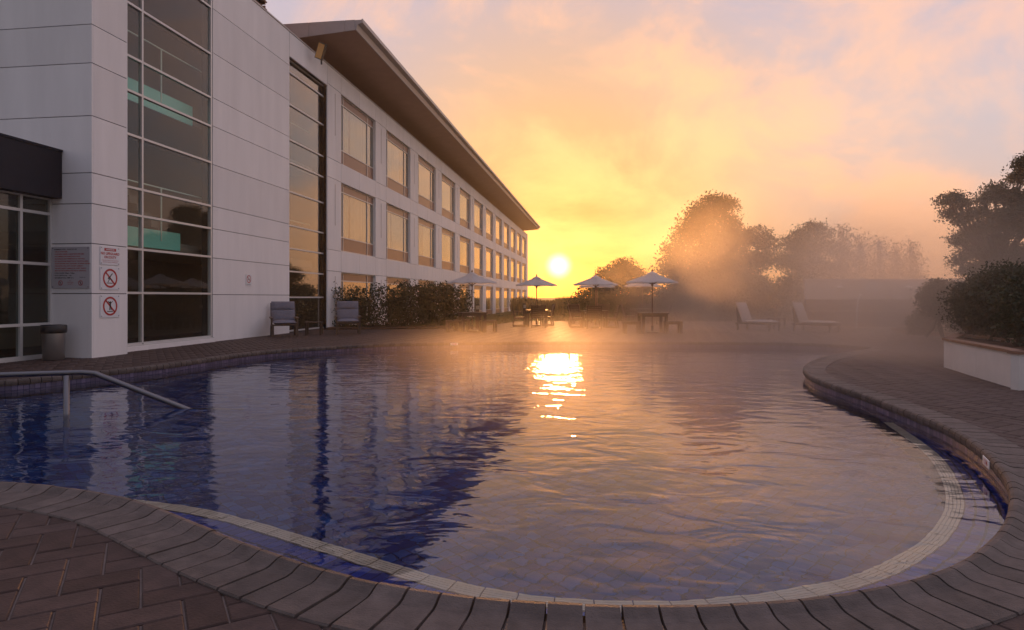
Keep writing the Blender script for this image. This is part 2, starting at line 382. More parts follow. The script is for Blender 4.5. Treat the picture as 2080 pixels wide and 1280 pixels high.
# water
wm = bpy.data.materials.new('pool_water'); wm.use_nodes = True; n, l = wm.node_tree.nodes, wm.node_tree.links; n.clear()
g_ = N(n, 'ShaderNodeBsdfGlass', i_IOR=1.48, i_Roughness=0.0); g_.inputs[0].default_value = (.93, .97, 1, 1)
t_ = N(n, 'ShaderNodeTexCoord'); mp_ = N(n, 'ShaderNodeMapping'); mp_.inputs['Rotation'].default_value = (0, 0, math.radians(-12)); mp_.inputs['Scale'].default_value = (.75, 1.15, 1)
l.new(t_.outputs['Object'], mp_.inputs[0])
n1 = N(n, 'ShaderNodeTexNoise', i_Scale=1.9, i_Detail=2.5, i_Roughness=.5, i_Distortion=.8); n2 = N(n, 'ShaderNodeTexNoise', i_Scale=6.0, i_Detail=2.0, i_Distortion=.4)
for q in (n1, n2): l.new(mp_.outputs[0], q.inputs['Vector'])
b1 = N(n, 'ShaderNodeBump', i_Strength=1.0, i_Distance=.015); l.new(n1.outputs[0], b1.inputs['Height'])
b2 = N(n, 'ShaderNodeBump', i_Strength=1.0, i_Distance=.0022); l.new(n2.outputs[0], b2.inputs['Height']); l.new(b1.outputs[0], b2.inputs['Normal'])
l.new(b2.outputs[0], g_.inputs['Normal'])
o_ = N(n, 'ShaderNodeOutputMaterial'); l.new(g_.outputs[0], o_.inputs[0])
wat = MB(); wat.add([(*off(i, .004), WZ) for i in range(NE)], [tuple(range(NE))]); wat.build('pool_water', wm)['kind'] = 'structure'

# ================================================================== TERRACE AND GROUND
far = [ground(2500, 652), ground(1060, 652.5), ground(1035, 655), ground(985, 663), ground(930, 668), Vector((-11.3, 27.2, 0))]
terr_poly = [(-16, .2), (16, .2), (22, 12), (far[0].x, far[0].y)] + [(p.x, p.y) for p in far[1:]] + [(-16, 27.2)]
outer = np.array([off(i, -.185) for i in range(NE)]); hole = np.array([off(i, -.05) for i in range(NE)])
terrace = thing('terrace', (0, 0, 0), None, None); terrace['kind'] = 'structure'
import bmesh
bm = bmesh.new()                                      # base slab with the pool cut out
def ring(P, z): vs = [bm.verts.new((p[0], p[1], z)) for p in P]; return [bm.edges.new((vs[i], vs[(i+1) % len(vs)])) for i in range(len(vs))]
hp = hole[::3]
es = ring(terr_poly, -.011)+ring(hp, -.011)
bmesh.ops.triangle_fill(bm, edges=es, use_beauty=True)
me = bpy.data.meshes.new('terrace_base'); bm.to_mesh(me); bm.free(); me.materials.append(M['mortar']); link(bpy.data.objects.new('terrace_base', me), terrace)
ek = MB()
for a, b in zip(terr_poly[3:-1], terr_poly[4:]): ek.add([(*a,-.011),(*b,-.011),(*b,-1.2),(*a,-1.2)], [(0,1,2,3)])
ek.build('terrace_edge', 'mortar', terrace)
PW = .155; pa = math.radians(38); pc, ps = math.cos(pa), math.sin(pa)
R_ = 260; gx, gy = np.meshgrid(np.arange(-R_, R_), np.arange(-R_, R_)); gx, gy = gx.ravel(), gy.ravel(); mm = (gx-gy) % 4
bricks = []
for kind, sel, cx_, cy_ in ((0, mm == 0, 1.0, .5), (1, mm == 3, .5, 1.0)):
    u, v = (gx[sel]+cx_)*PW, (gy[sel]+cy_)*PW
    x, y = u*pc-v*ps, u*ps+v*pc
    k = in_poly(terr_poly, x, y) & ~in_poly(outer, x, y); bricks.append(np.stack([x[k], y[k], np.full(k.sum(), kind)], 1))
bricks = np.vstack(bricks)
fwd = -bricks[:,0]*SA+bricks[:,1]*CA; lat = bricks[:,0]*CA+bricks[:,1]*SA
vis = (fwd > 1.6) & (np.abs(lat) < fwd*.80+.4)
bricks, fwd = bricks[vis], fwd[vis]; bricks = bricks[np.argsort(fwd)]
def paver_mesh(hx, hy):
    c = .006
    return [(-hx,-hy,-.02),(hx,-hy,-.02),(hx,hy,-.02),(-hx,hy,-.02),(-hx,-hy,-c),(hx,-hy,-c),(hx,hy,-c),(-hx,hy,-c),
            (-hx+c,-hy+c,0),(hx-c,-hy+c,0),(hx-c,hy-c,0),(-hx+c,hy-c,0)], \
           [(0,1,5,4),(1,2,6,5),(2,3,7,6),(3,0,4,7),(4,5,9,8),(5,6,10,9),(6,7,11,10),(7,4,8,11),(8,9,10,11)]
PV = paver_mesh(PW-.004, PW/2-.004)
pm = MB().add(*PV).mesh('paver', 'paver')
for x, y, k in bricks[:300]:
    o = inst('paver', pm, terrace, (x, y, random.uniform(-.003, .001)), pa+(math.pi/2 if k else 0)+random.uniform(-.008, .008))
    o.rotation_euler.x = random.uniform(-.006, .006)
B = bricks[300:]; nb = len(B); base = np.array(PV[0])
an_ = pa+B[:,2]*math.pi/2; cb, sb = np.cos(an_), np.sin(an_)
V = np.empty((nb, 12, 3)); V[:,:,0] = B[:,0:1]+base[:,0]*cb[:,None]-base[:,1]*sb[:,None]; V[:,:,1] = B[:,1:2]+base[:,0]*sb[:,None]+base[:,1]*cb[:,None]
V[:,:,2] = base[:,2]+RNG.uniform(-.003, .001, nb)[:,None]
def quick_mesh(name, V, Fq, m):                       # V (n,3), Fq (k,4) quads
    me = bpy.data.meshes.new(name); me.vertices.add(len(V)); me.vertices.foreach_set('co', V.astype(np.float32).ravel())
    me.loops.add(Fq.size); me.loops.foreach_set('vertex_index', Fq.astype(np.int32).ravel())
    me.polygons.add(len(Fq)); me.polygons.foreach_set('loop_start', np.arange(0, Fq.size, Fq.shape[1], dtype=np.int32))
    me.update(calc_edges=True); me.materials.append(m); return me
Fq = (np.array(PV[1])[None]+np.arange(nb)[:,None,None]*12).reshape(-1, 4)
o = link(bpy.data.objects.new('paver_field', quick_mesh('paver_field', V.reshape(-1,3), Fq, M['paver'])), terrace); o['kind'] = 'stuff'
LZ = -.45
lw = MB(); lw.add([(-900,-300,LZ),(900,-300,LZ),(900,1500,LZ),(-900,1500,LZ)], [(0,1,2,3)])
# keep the sheet clear of the basin: cut it at the terrace
lw = MB(); lw.add([(-900,27,LZ),(900,27,LZ),(900,1500,LZ),(-900,1500,LZ)], [(0,1,2,3)])
lw.add([(22.5,-200,LZ),(900,-200,LZ),(900,27,LZ),(22.5,27,LZ)], [(0,1,2,3)])
lw.add([(-900,-200,LZ),(-16.5,-200,LZ),(-16.5,27,LZ),(-900,27,LZ)], [(0,1,2,3)])
lw.add([(-16.5,-200,LZ),(22.5,-200,LZ),(22.5,.1,LZ),(-16.5,.1,LZ)], [(0,1,2,3)])
lw.build('lawn', 'lawn')['kind'] = 'structure'

# ================================================================== HOTEL
s = H/1.2
X0 = -10.38*s; KZ = 10.38*s/CA
def Z(k): return H+k*KZ
def YX(px, X=X0): return -X*(F+math.tan(A)*(px-CX))/(1220-px)
hotel = thing('hotel_building', (X0, 25, 0), 'long three storey white panelled hotel with glazed stair tower and overhanging eave', 'building')
Y1 = YX(665); YE = 99.0
zg0, zg1, z20, z21, z30, z31, zp = Z(-.168), Z(.098), Z(.177), Z(.444), Z(.515), Z(.785), Z(.854)
WY0 = YX(693); PIT = 5.5*s; WW = 4.0*s; NB = 12
def panel(y0, y1, z0, z1, x=X0, name='wall_panel'):
    g = .009; MB().box(x-.05, x, y0+g, y1-g, z0+g, z1-g).build(name, 'panel', hotel)
core = MB()
core.box(X0-.35, X0-.05, Y1, YE, -1.2, zg0); core.box(X0-.35, X0-.05, Y1, YE, zg1, z20)
core.box(X0-.35, X0-.05, Y1, YE, z21, z30); core.box(X0-.35, X0-.05, Y1, YE, z31, zp-.02)
for b in range(NB+1):
    y0 = Y1 if b == 0 else WY0+(b-1)*PIT+WW; y1 = WY0+b*PIT if b < NB else YE
    for z0, z1 in ((zg0, zg1), (z20, z21), (z30, z31)): core.box(X0-.35, X0-.05, y0, y1, z0, z1)
core.build('wall_core', 'joint', hotel)
jm = MB()                                              # reveals are white like the panels
for b in range(NB):
    y0 = WY0+b*PIT
    for z0, z1 in ((zg0, zg1), (z20, z21), (z30, z31)):
        jm.box(X0-.26, X0-.004, y0-.004, y0+.012, z0, z1); jm.box(X0-.26, X0-.004, y0+WW-.012, y0+WW+.004, z0, z1)
        jm.box(X0-.26, X0-.004, y0+.012, y0+WW-.012, z0-.004, z0+.012); jm.box(X0-.26, X0-.004, y0+.012, y0+WW-.012, z1-.012, z1+.004)
jm.build('window_reveals', 'panel', hotel)
for b in range(NB+1):
    y0 = Y1 if b == 0 else WY0+(b-1)*PIT+WW; y1 = WY0+b*PIT if b < NB else YE
    for z0, z1 in ((zg0, zg1), (z20, z21), (z30, z31)):
        panel(y0, y1, z0, z1)
        if 0 < b < NB or b == 0:
            ym = (y0+y1)/2 if b else y0+.55*(y1-y0)
            MB().box(X0-.004, X0+.012, ym-.018, ym+.018, z0+.35*(z1-z0), z0+.93*(z1-z0)).build('drip_strip', 'fascia', hotel)
    for z0, z1 in ((-1.1, zg0), (zg1, z20), (z21, z30), (z31, zp)):
        panel(y0, y1, z0, z1)
        if b < NB:
            for a in (0, .5): panel(y1+a*WW, y1+(a+.5)*WW, z0, z1)
cap = MB().box(X0-.40, X0+.02, Y1-.02, YE, zp+.001, zp+.05); cap.build('parapet_capping', 'fascia', hotel)
# one window, shared by all bays: frame > panes, spandrels, curtain
def window_meshes(hh, gaps=()):
    bt_, tp = .205*hh, .135*hh; l_, r_ = .44*s, .80*s; fw = .045
    xs = (X0-.18, X0-.11)
    fr = MB()
    def fb(y0, y1, z0, z1): fr.box(xs[0], xs[1], y0, y1, z0, z1)
    fb(.013, .013+fw, .013, hh-.013); fb(WW-.013-fw, WW-.013, .013, hh-.013)
    for y in (l_, WW-r_): fb(y-fw/2, y+fw/2, .013, hh-.013)
    ys = [(.013+fw, l_-fw/2), (l_+fw/2, WW-r_-fw/2), (WW-r_+fw/2, WW-.013-fw)]
    for a, b in ys:
        for z in (.013, hh-.013-fw, hh-tp): fb(a, b, z, z+fw)
    for a, b in ys[:1]+ys[1:]: fb(a, b, bt_, bt_+fw)
    F_ = fr.mesh('window', 'frame')
    panes = [MB().box(X0-.15, X0-.142, a, b, bt_+fw, hh-tp).mesh('pane', 'glass') for a, b in ys]
    sp = [MB().box(X0-.155, X0-.135, a, b, z0, z1).mesh('spandrel', 'spandrel') for a, b in ys for z0, z1 in ((.013+fw, bt_), (hh-tp+fw, hh-.013-fw))]
    cu = MB(); n_ = 56
    for k in range(n_):
        y0, y1 = .06+(WW-.12)*k/n_, .06+(WW-.12)*(k+1)/n_
        if any(a_ < k < b_ for a_, b_ in gaps): continue
        d0, d1 = .035*math.sin(k*1.7), .035*math.sin((k+1)*1.7)
        cu.add([(X0-.34+d0,y0,bt_),(X0-.34+d1,y1,bt_),(X0-.34+d1,y1,hh-.1),(X0-.34+d0,y0,hh-.1)], [(0,1,2,3)])
    return F_, panes, sp, cu.mesh('curtain', 'curtain', True)
for z0, z1 in ((zg0, zg1), (z20, z21), (z30, z31)):
    F_, panes, sp, cu = window_meshes(z1-z0, [(20, 24)])
    cus = [cu]+[window_meshes(z1-z0, g)[3] for g in ([(12, 44)], [(-1, 30)], [(40, 56)], [(26, 29), (50, 57)])]
    for b in range(NB):
        w_ = inst('window', F_, hotel, Vector((0, WY0+b*PIT, z0))-hotel.location)
        for p in panes: inst('pane', p, w_)
        for p in sp: inst('spandrel', p, w_)
        if z0 > zg0 or b > 3: inst('curtain', random.choice(cus), w_)
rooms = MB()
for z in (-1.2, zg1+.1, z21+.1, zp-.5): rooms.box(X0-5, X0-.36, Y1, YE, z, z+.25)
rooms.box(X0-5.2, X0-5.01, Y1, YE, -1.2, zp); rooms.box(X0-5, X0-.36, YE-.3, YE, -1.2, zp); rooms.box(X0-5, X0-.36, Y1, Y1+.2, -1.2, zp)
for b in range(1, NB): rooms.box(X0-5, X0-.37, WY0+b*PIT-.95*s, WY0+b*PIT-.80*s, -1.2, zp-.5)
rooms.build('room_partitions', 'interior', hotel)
panel_end = MB().box(X0-5.2, X0-.05, YE+.001, YE+.05, -1.1, zp); panel_end.build('end_wall', 'panel', hotel)
# clerestory and roof
MB().box(X0-1.1, X0-.9, Y1-.6, YE-1, zp-.3, 11.74).build('clerestory_wall', 'louvre', hotel)
pr = [(-9.30,12.29),(-9.30,12.15),(-9.50,12.10),(-9.56,11.87),(-12.1,11.68),(-17.5,11.5),(-17.5,12.25)]
rf = MB(); ry0, ry1 = 24.2, 99.4
def extrude(mb, P, y0, y1):
    n_ = len(P); mb.add([(x,y0,z) for x,z in P]+[(x,y1,z) for x,z in P],
        [tuple(range(n_)), tuple(reversed(range(n_,2*n_)))]+[((i+1) % n_, i, n_+i, n_+(i+1) % n_) for i in range(n_)]); return mb
roof = extrude(MB(), [(-9.34,12.27),(-9.34,12.16),(-9.54,12.09),(-9.60,11.90),(-12.1,11.71),(-17.5,11.5),(-17.5,12.24)], ry0+.03, ry1).build('roof', 'fascia', hotel)
nseg = 18
for k in range(nseg):                                  # soffit boards and eave fascia, length by length
    a, b = ry0+(ry1-ry0)*k/nseg+.008, ry0+(ry1-ry0)*(k+1)/nseg-.008
    o = extrude(MB(), [(-9.60,11.868),(-12.4,11.66),(-12.4,11.676),(-9.60,11.884)], a, b); o.build('soffit_board', 'soffit', roof)
for a, b in ((ry0, ry0+25), (ry0+25.006, ry0+50), (ry0+50.006, ry1)):
    extrude(MB(), [(-9.30,12.29),(-9.30,12.14),(-9.50,12.085),(-9.565,11.862),(-9.60,11.862),(-9.54,12.10),(-9.34,12.165),(-9.34,12.29)][::-1], a, b).build('eave_fascia', 'fascia', roof)
for a, b in ((-17.0,-12.98), (-12.96,-11.55), (-11.53,-10.05), (-10.03,-9.62)):
    za, zb = 11.68+(a+12.1)*.075, 11.68+(b+12.1)*.075
    MB().add([(a,ry0,za),(b,ry0,zb),(b,ry0,12.27),(a,ry0,12.27),(a,ry0+.03,za),(b,ry0+.03,zb),(b,ry0+.03,12.27),(a,ry0+.03,12.27)],
             [(0,1,2,3),(7,6,5,4),(0,4,5,1),(3,2,6,7),(0,3,7,4),(1,5,6,2)]).build('gable_panel', 'fascia', roof)
# stair tower: panelled wall between two tall glazed strips, corner pier proud of it
ks = [.854, .745, .631, .515, .442, .3425, .235, .177, .1016, .007, -.125]
TY0, TY1, TY2 = YX(432), YX(588), YX(658, X0-.18)
for a, b in zip(ks[1:], ks[:-1]): panel(TY0, TY1, Z(a), Z(b))
panel(TY1, Y1, Z(.775), Z(.854))
MB().box(X0-.35, X0-.05, TY0, TY1, -.6, zp-.02).box(X0-.40, X0-.05, TY1, Y1, Z(.775), zp-.02).build('tower_core', 'joint', hotel)
MB().box(X0-.2, X0-.06, TY2, Y1, -.6, Z(.775)).build('return_wall', 'panel', hotel)
MB().box(X0-.4, X0+.02, TY0-6, Y1-.02, zp+.001, zp+.05).build('tower_capping', 'fascia', hotel)
def glazing(y0, y1, vs, hz, x, zb, zt, name, gm='glass_tower', fw=.055):
    f_ = MB()
    ys = [y0]+vs+[y1]; zs = [zb]+hz+[zt]
    for y in ys: f_.box(x-.08, x+.02, y-fw/2, y+fw/2, zb, zt)
    for z in zs:
        for a, b in zip(ys[:-1], ys[1:]): f_.box(x-.08, x+.022, a+fw/2, b-fw/2, z-fw/2, z+fw/2)
    f_ = f_.build(name, 'frame', hotel)
    for a, b in zip(ys[:-1], ys[1:]):
        for c, d in zip(zs[:-1], zs[1:]):
            MB().box(x-.034, x-.026, a+fw/2, b-fw/2, c+fw/2, d-fw/2).build('pane', gm, f_)
    return f_
PX = -9.95*s; PY0, PY1 = YX(190, PX), YX(257, PX); LX = -10.86*s
kz = [.855, .745, .625, .513, .4394, .3465, .2345, .177, .104, .0094]
glazing(PY1+.06, TY0-.06, [YX(290)], [Z(k) for k in reversed(kz)]+[], X0-.02, .16, Z(.96), 'stair_glazing')
MB().box(X0-.3, X0+.10, PY1, TY0-.02, -.3, .11).build('glazing_sill', 'panel', hotel)
MB().box(X0-.10, X0+.06, PY1, TY0-.02, .112, .14).build('sill_rail', 'frame', hotel)
glazing(TY1+.03, TY2-.03, [], [Z(k) for k in (.0, .085, .16, .235, .345, .44, .515, .63, .735)], X0-.18, .05, Z(.774), 'lobby_glazing', 'glass')
jz = [.854*1.3, .985, .865, .745, .631, .515, .442, .3425, .235, .177, .1016, .007, -.125]
for a, b in zip(jz[1:], jz[:-1]):
    z0, z1 = Z(a), Z(b); g = .009
    MB().box(PX-.05, PX, PY0+.002, PY1, z0+g, z1-g).build('pier_panel', 'panel', hotel)
    xl = LX if z1 < 3.5 else -15.5
    MB().box(xl, PX-.002, PY0-.048, PY0+.002, z0+g, z1-g).build('front_panel', 'panel', hotel)
MB().box(-15.5, PX-.05, PY0+.003, PY0+.3, 3.5, 16).box(LX+.02, PX-.05, PY0+.003, PY1-.003, -.4, 16).build('pier_core', 'joint', hotel)
MB().box(PX-.05, PX, PY1+.001, PY1+.03, -.3, 16).box(X0, PX-.05, PY1, PY1+.02, -.3, 16).build('pier_return', 'panel', hotel)
# stair hall behind the glass: floors, teal glass edges, balusters and rails
ih = MB(); IX = X0-3.6
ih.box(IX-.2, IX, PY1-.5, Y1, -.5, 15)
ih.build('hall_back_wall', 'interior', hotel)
for z in (-.3, Z(.135)-.32, Z(.47)-.32, Z(.83)-.32):
    MB().box(IX, X0-.55 if z > 0 else X0-.1, PY1-.3, Y1-.25, z, z+.3).build('floor_slab', 'interior' if z > 0 else 'dark_int', hotel)
for k0, k1, y1 in ((.115, .158, TY0-.75), (.438, .487, TY0-.2)):
    MB().box(X0-.54, X0-.50, PY1-.2, y1, Z(k0), Z(k1)).build('balustrade_edge', 'teal', hotel)
for k0, k1 in ((.16, .27), (.49, .60)):
    for y in (YX(270), YX(362), YX(610)):
        MB().tube([(X0-.5, y, Z(k0)-.3), (X0-.5, y, Z(k1)-.12)], .022, 8).build('baluster', 'post', hotel)
    MB().tube([(X0-.5, PY1-.2, Z(k1)-.12), (X0-.5, Y1-.6, Z(k1)-.12)], .02, 8).build('hall_handrail', 'post', hotel)
st = MB()
for k in range(9): st.box(X0-2.6, X0-1.3, TY0-.6-k*.28, TY0-.32-k*.28, Z(.158)+k*.19, Z(.158)+k*.19+.2)
st.build('stair_flight', 'interior', hotel)
MB().box(X0-1.9, X0-1.55, YX(325), YX(325)+.35, 0, 2.6).build('hall_column', 'whitewall', hotel)
# plant screen on the tower roof
lv = thing('plant_screen', (-12.4, 20.5, zp), 'brown slatted plant screen on the tower roof', 'louvre')
MB().box(-14.5, -12.05, 16.5, 21.35, zp-.6, 15.4).build('screen_core', 'joint', lv)
for k in range(16): MB().bar((-11.95, 16.4, zp+.1+k*.27), (-11.95, 21.5, zp+.1+k*.27), .26, .05, (.5, 0, 1)).bar((-11.9, 21.5, zp+.1+k*.27), (-14.5, 21.5, zp+.1+k*.27), .05, .22).build('slat', 'louvre', lv)
# low entrance block at the left: glazing under a navy canopy
ec = [YX(42, LX)-.75*k for k in range(4, -1, -1)]
glazing(ec[0]-.7, PY0-.06, ec, [3.09, 2.01, .73], LX, .06, 3.42, 'entrance_glazing', 'glass_dark', .06)
MB().box(-11.48-5, -11.48*1.0, 6.5, PY0-.06, 3.42, 4.42).build('entrance_canopy', 'navy', hotel)
MB().box(-11.5-5, -11.46, 6.5, PY0-.055, 4.421, 4.47).build('canopy_capping', 'navy', hotel)
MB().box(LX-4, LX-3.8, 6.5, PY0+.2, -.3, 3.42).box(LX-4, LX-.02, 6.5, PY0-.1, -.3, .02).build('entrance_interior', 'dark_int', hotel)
MB().box(LX-.06, LX+.03, 6.5, PY0-.06, -.2, .06).build('entrance_sill', 'frame', hotel)
# floodlight under the eave
fp = atd(652, 104, 25.0)
fd = thing('floodlight', fp-Vector((0,0,.35)), 'floodlight with amber sunset reflection painted on its lens, tilted up behind the parapet under the eave', 'floodlight')
q = Matrix.Rotation(math.radians(-28), 4, 'Y') @ Matrix.Rotation(math.radians(12), 4, 'Z')
def obox(mb, c, sz, R):
    vs = [Vector(c)+R.to_3x3() @ Vector((i*sz[0]/2, j*sz[1]/2, k*sz[2]/2)) for i in (-1,1) for j in (-1,1) for k in (-1,1)]
    return mb.add(vs, [(0,1,3,2),(4,6,7,5),(0,4,5,1),(2,3,7,6),(0,2,6,4),(1,5,7,3)])
q = Matrix.Rotation(math.radians(25), 4, 'Y') @ Matrix.Rotation(math.radians(15), 4, 'X')
obox(MB(), fp, (.30,.16,.62), q).build('housing', 'black', fd)
obox(MB(), fp+q.to_3x3() @ Vector((0,-.085,0)), (.26,.012,.56), q).build('lens', 'amber', fd)
MB().bar(fp-Vector((0,-.05,.5)), fp, .05, .05).build('bracket', 'black', fd)

# ================================================================== SIGNS
def text_mesh(body, size, m, align='CENTER', bold=0.0):
    cu = bpy.data.curves.new('t', 'FONT'); cu.body = body; cu.size = size; cu.align_x = align; cu.align_y = 'CENTER'; cu.offset = bold; cu.resolution_u = 2
    o = bpy.data.objects.new('t', cu); col.objects.link(o); dg = bpy.context.evaluated_depsgraph_get()
    me = bpy.data.meshes.new_from_object(o.evaluated_get(dg)); bpy.data.objects.remove(o); me.materials.clear(); me.materials.append(M[m]); return me
def facing(o, parent, loc, face):                      # face 'X': reads from +X ; '-Y': reads from -Y ; 'Z': lies flat
    col.objects.link(o); o.parent = parent; o.location = loc
    o.rotation_euler = {'X': (math.pi/2, 0, math.pi/2), '-Y': (math.pi/2, 0, 0)}[face]; return o
def ring_mesh(R, r, n=40):
    mb = MB(); vs = []
    for k in range(n):
        t = 2*math.pi*k/n; vs += [(R*math.cos(t), R*math.sin(t), 0), (r*math.cos(t), r*math.sin(t), 0)]
    mb.add(vs, [(2*k, 2*((k+1) % n), 2*((k+1) % n)+1, 2*k+1) for k in range(n)])
    return mb
def prohib(R, picto=None):
    mb = ring_mesh(R, R*.80); a = math.radians(135); u = Vector((math.cos(a), math.sin(a), 0)); v = Vector((-u.y, u.x, 0)); h_ = R*.09; L = R*.86
    mb.add([u*L+v*h_, u*L-v*h_, -u*L-v*h_, -u*L+v*h_], [(3,2,1,0)]); return mb
def stroke(mb, p, q, w):
    p, q = Vector((*p,0)), Vector((*q,0)); d = (q-p).normalized(); v = Vector((-d.y, d.x, 0))*w/2
    mb.add([p-v, q-v, q+v, p+v], [(0,1,2,3)]); return mb
def disc(mb, c, r, n=14): mb.add([(c[0]+r*math.cos(2*math.pi*k/n), c[1]+r*math.sin(2*math.pi*k/n), 0) for k in range(n)], [tuple(range(n))]); return mb
def picto(kind, R):
    mb = MB()
    if kind == 'dive':
        disc(mb, (-.26*R, .0), .09*R); stroke(mb, (-.18*R,.02*R), (.30*R,.52*R), .11*R); stroke(mb, (.02*R,.15*R), (-.32*R,-.42*R), .09*R); stroke(mb, (-.1*R,.05*R), (.28*R,-.2*R), .09*R); stroke(mb, (-.5*R,-.5*R), (.3*R,-.52*R), .07*R)
    elif kind == 'jump':
        disc(mb, (0,.42*R), .10*R); stroke(mb, (0,.35*R), (0,-.1*R), .2*R); stroke(mb, (0,.25*R), (-.3*R,.52*R), .08*R); stroke(mb, (0,.25*R), (.32*R,.52*R), .08*R)
        stroke(mb, (-.04*R,-.05*R), (-.1*R,-.42*R), .1*R); stroke(mb, (.05*R,-.05*R), (.12*R,-.40*R), .1*R); stroke(mb, (-.45*R,-.54*R), (.35*R,-.56*R), .07*R)
    else:
        stroke(mb, (-.5*R,-.06*R), (.4*R,-.06*R), .14*R); stroke(mb, (.42*R,.04*R), (.52*R,.3*R), .06*R)
    return mb
def wall_sign(name, label, x, yc, zc, w, h, mesh_list, face='X', m='sign', bolts=True, group=None):
    t = thing(name, (x, yc, zc-h/2), label, 'sign', group)
    if face == 'X': MB().box(x+.004, x+.016, yc-w/2, yc+w/2, zc-h/2, zc+h/2).build('plate', m, t)
    else: MB().box(x-w/2, x+w/2, yc-.016, yc-.004, zc-h/2, zc+h/2).build('plate', m, t)
    e = .0185
    for nm, me, u, v in mesh_list:
        loc = Vector((e, u, v+h/2)) if face == 'X' else Vector((u, -e, v+h/2))
        facing(bpy.data.objects.new(nm, me), t, loc, face)
    if bolts:
        for i in (-1, 1):
            for j in (-1, 1):
                b = MB(); disc(b, (0,0), .011)
                facing(bpy.data.objects.new('bolt', b.mesh('bolt', 'ink')), t, Vector((e, i*(w/2-.03), j*(h/2-.03)+h/2)) if face == 'X' else Vector((i*(w/2-.03), -e, j*(h/2-.03)+h/2)), face)
    return t
def pier_pt(px, py): y = YX(px, PX); return y, H+(HY-py)/(1220-px)*(-PX)/CA
y, z = pier_pt(222.5, 520); sw = YX(242, PX)-YX(203, PX)
band = MB(); band.add([(-.17,-.03,0),(.17,-.03,0),(.17,.03,0),(-.17,.03,0)], [(0,1,2,3)])
sh_ = .40
wall_sign('warning_sign', 'white warning sign reading no lifeguard on duty above the no diving sign', PX, y, z, sw, sh_,
  [('lettering', text_mesh('NO LIFEGUARD', .077, 'red', bold=.0025), 0, .045), ('lettering', text_mesh('ON DUTY', .077, 'red', bold=.0025), 0, -.035),
   ('header_band', band.mesh('header_band', 'red'), 0, .135), ('lettering', text_mesh('CHILDREN SHOULD NOT USE POOL', .030, 'red'), 0, -.105), ('lettering', text_mesh('WITHOUT ADULT SUPERVISION', .030, 'red'), 0, -.145)])
o = [c for c in bpy.data.objects if c.name.startswith('header_band')][0]
tw = text_mesh('WARNING', .050, 'sign', bold=.001); oo = bpy.data.objects.new('lettering', tw); col.objects.link(oo); oo.parent = o; oo.location = (0, 0, .002)
for py, kind, lab in ((565.5, 'dive', 'white sign with red circle striking out a diving figure'), (622, 'jump', 'white sign with red circle striking out a figure with raised arms')):
    y, z = pier_pt(222.5, py); hh = .50
    wall_sign('prohibition_sign', lab, PX, y, z, sw, hh, [('prohibition_ring', prohib(.21).mesh('prohibition_ring', 'red'), 0, 0), ('pictogram', picto(kind, .21).mesh('pictogram', 'ink'), 0, 0)], group='prohibition signs on the corner pier')
for me in [c for c in bpy.data.objects if c.name.startswith('pictogram')]: me.location.x += .0015
xs0 = PY0*(109-1220)/(F+math.tan(A)*(109-CX)); xs1 = PY0*(187-1220)/(F+math.tan(A)*(187-CX))
zt, zb_ = H+(HY-502)/(1220-148)*(-(xs0+xs1)/2)/CA, H+(HY-586)/(1220-148)*(-(xs0+xs1)/2)/CA
bw, bh = xs1-xs0-.02, zt-zb_
lines = ['SWIMMING POOL - RULES OF USE', '• USE AT OWN RISK', '• CHILDREN UNDER 12 MUST BE SUPERVISED', '• NO JUMPING OR DIVING INTO POOL', '• RUNNING IS NOT PERMITTED BY THE POOL',
         '• NO GLASSWARE PERMITTED BY THE POOL AREA', '  PLEASE RETURN ANY CROCKERY AS FROM THE BAR', '• THE HOTEL WILL NOT ACCEPT LIABILITY', '  FOR ANY INJURY DAMAGE OR THEFT WHICH', '  MAY OCCUR DURING THE USE OF THIS POOL',
         '• POOL HOURS 7:00am - 9:00pm', '• POOL DEPTH 0.9m - 1.4m', '• MAXIMUM POOL TEMP 27 C']
ml = []
for k, t in enumerate(lines): ml.append(('lettering', text_mesh(t, .036, 'red' if k in (1,2,3,4,5,6,7,8,9) else 'ink', 'LEFT', .0008), -bw/2+.06, bh/2-.055-k*.0475*bh/.83))
ml.append(('lettering', text_mesh('Thank You', .032, 'ink'), bw*.32, -bh*.235))
for dx, kk in ((-.26, 'dive'), (.27, 'jump')):
    ml.append(('prohibition_ring', prohib(.055).mesh('prohibition_ring', 'red'), dx*bw, -bh*.37)); ml.append(('pictogram', picto(kk, .055).mesh('pictogram', 'ink'), dx*bw, -bh*.37))
for k in range(3): ml.append(('lettering', text_mesh(('NO', 'LIFEGUARD', 'ON DUTY')[k], .030, 'red'), 0, -bh*.32-.035*k))
wall_sign('notice_board', 'silver pool rules notice board with lines of small lettering', (xs0+xs1)/2, PY0-.048, (zt+zb_)/2, bw, bh, ml, '-Y', 'sign_grey')
y, z = YX(504.5), H+(HY-569)/(1220-504.5)*KZ
wall_sign('no_smoking_sign', 'small white no smoking sign on the tower wall above the cushioned chair', X0, y, z, .32, .36,
          [('prohibition_ring', prohib(.125).mesh('prohibition_ring', 'red'), 0, .03), ('pictogram', picto('smoke', .125).mesh('pictogram', 'ink'), 0, .03), ('lettering', text_mesh('NO SMOKING', .036, 'ink'), 0, -.145)], bolts=False)
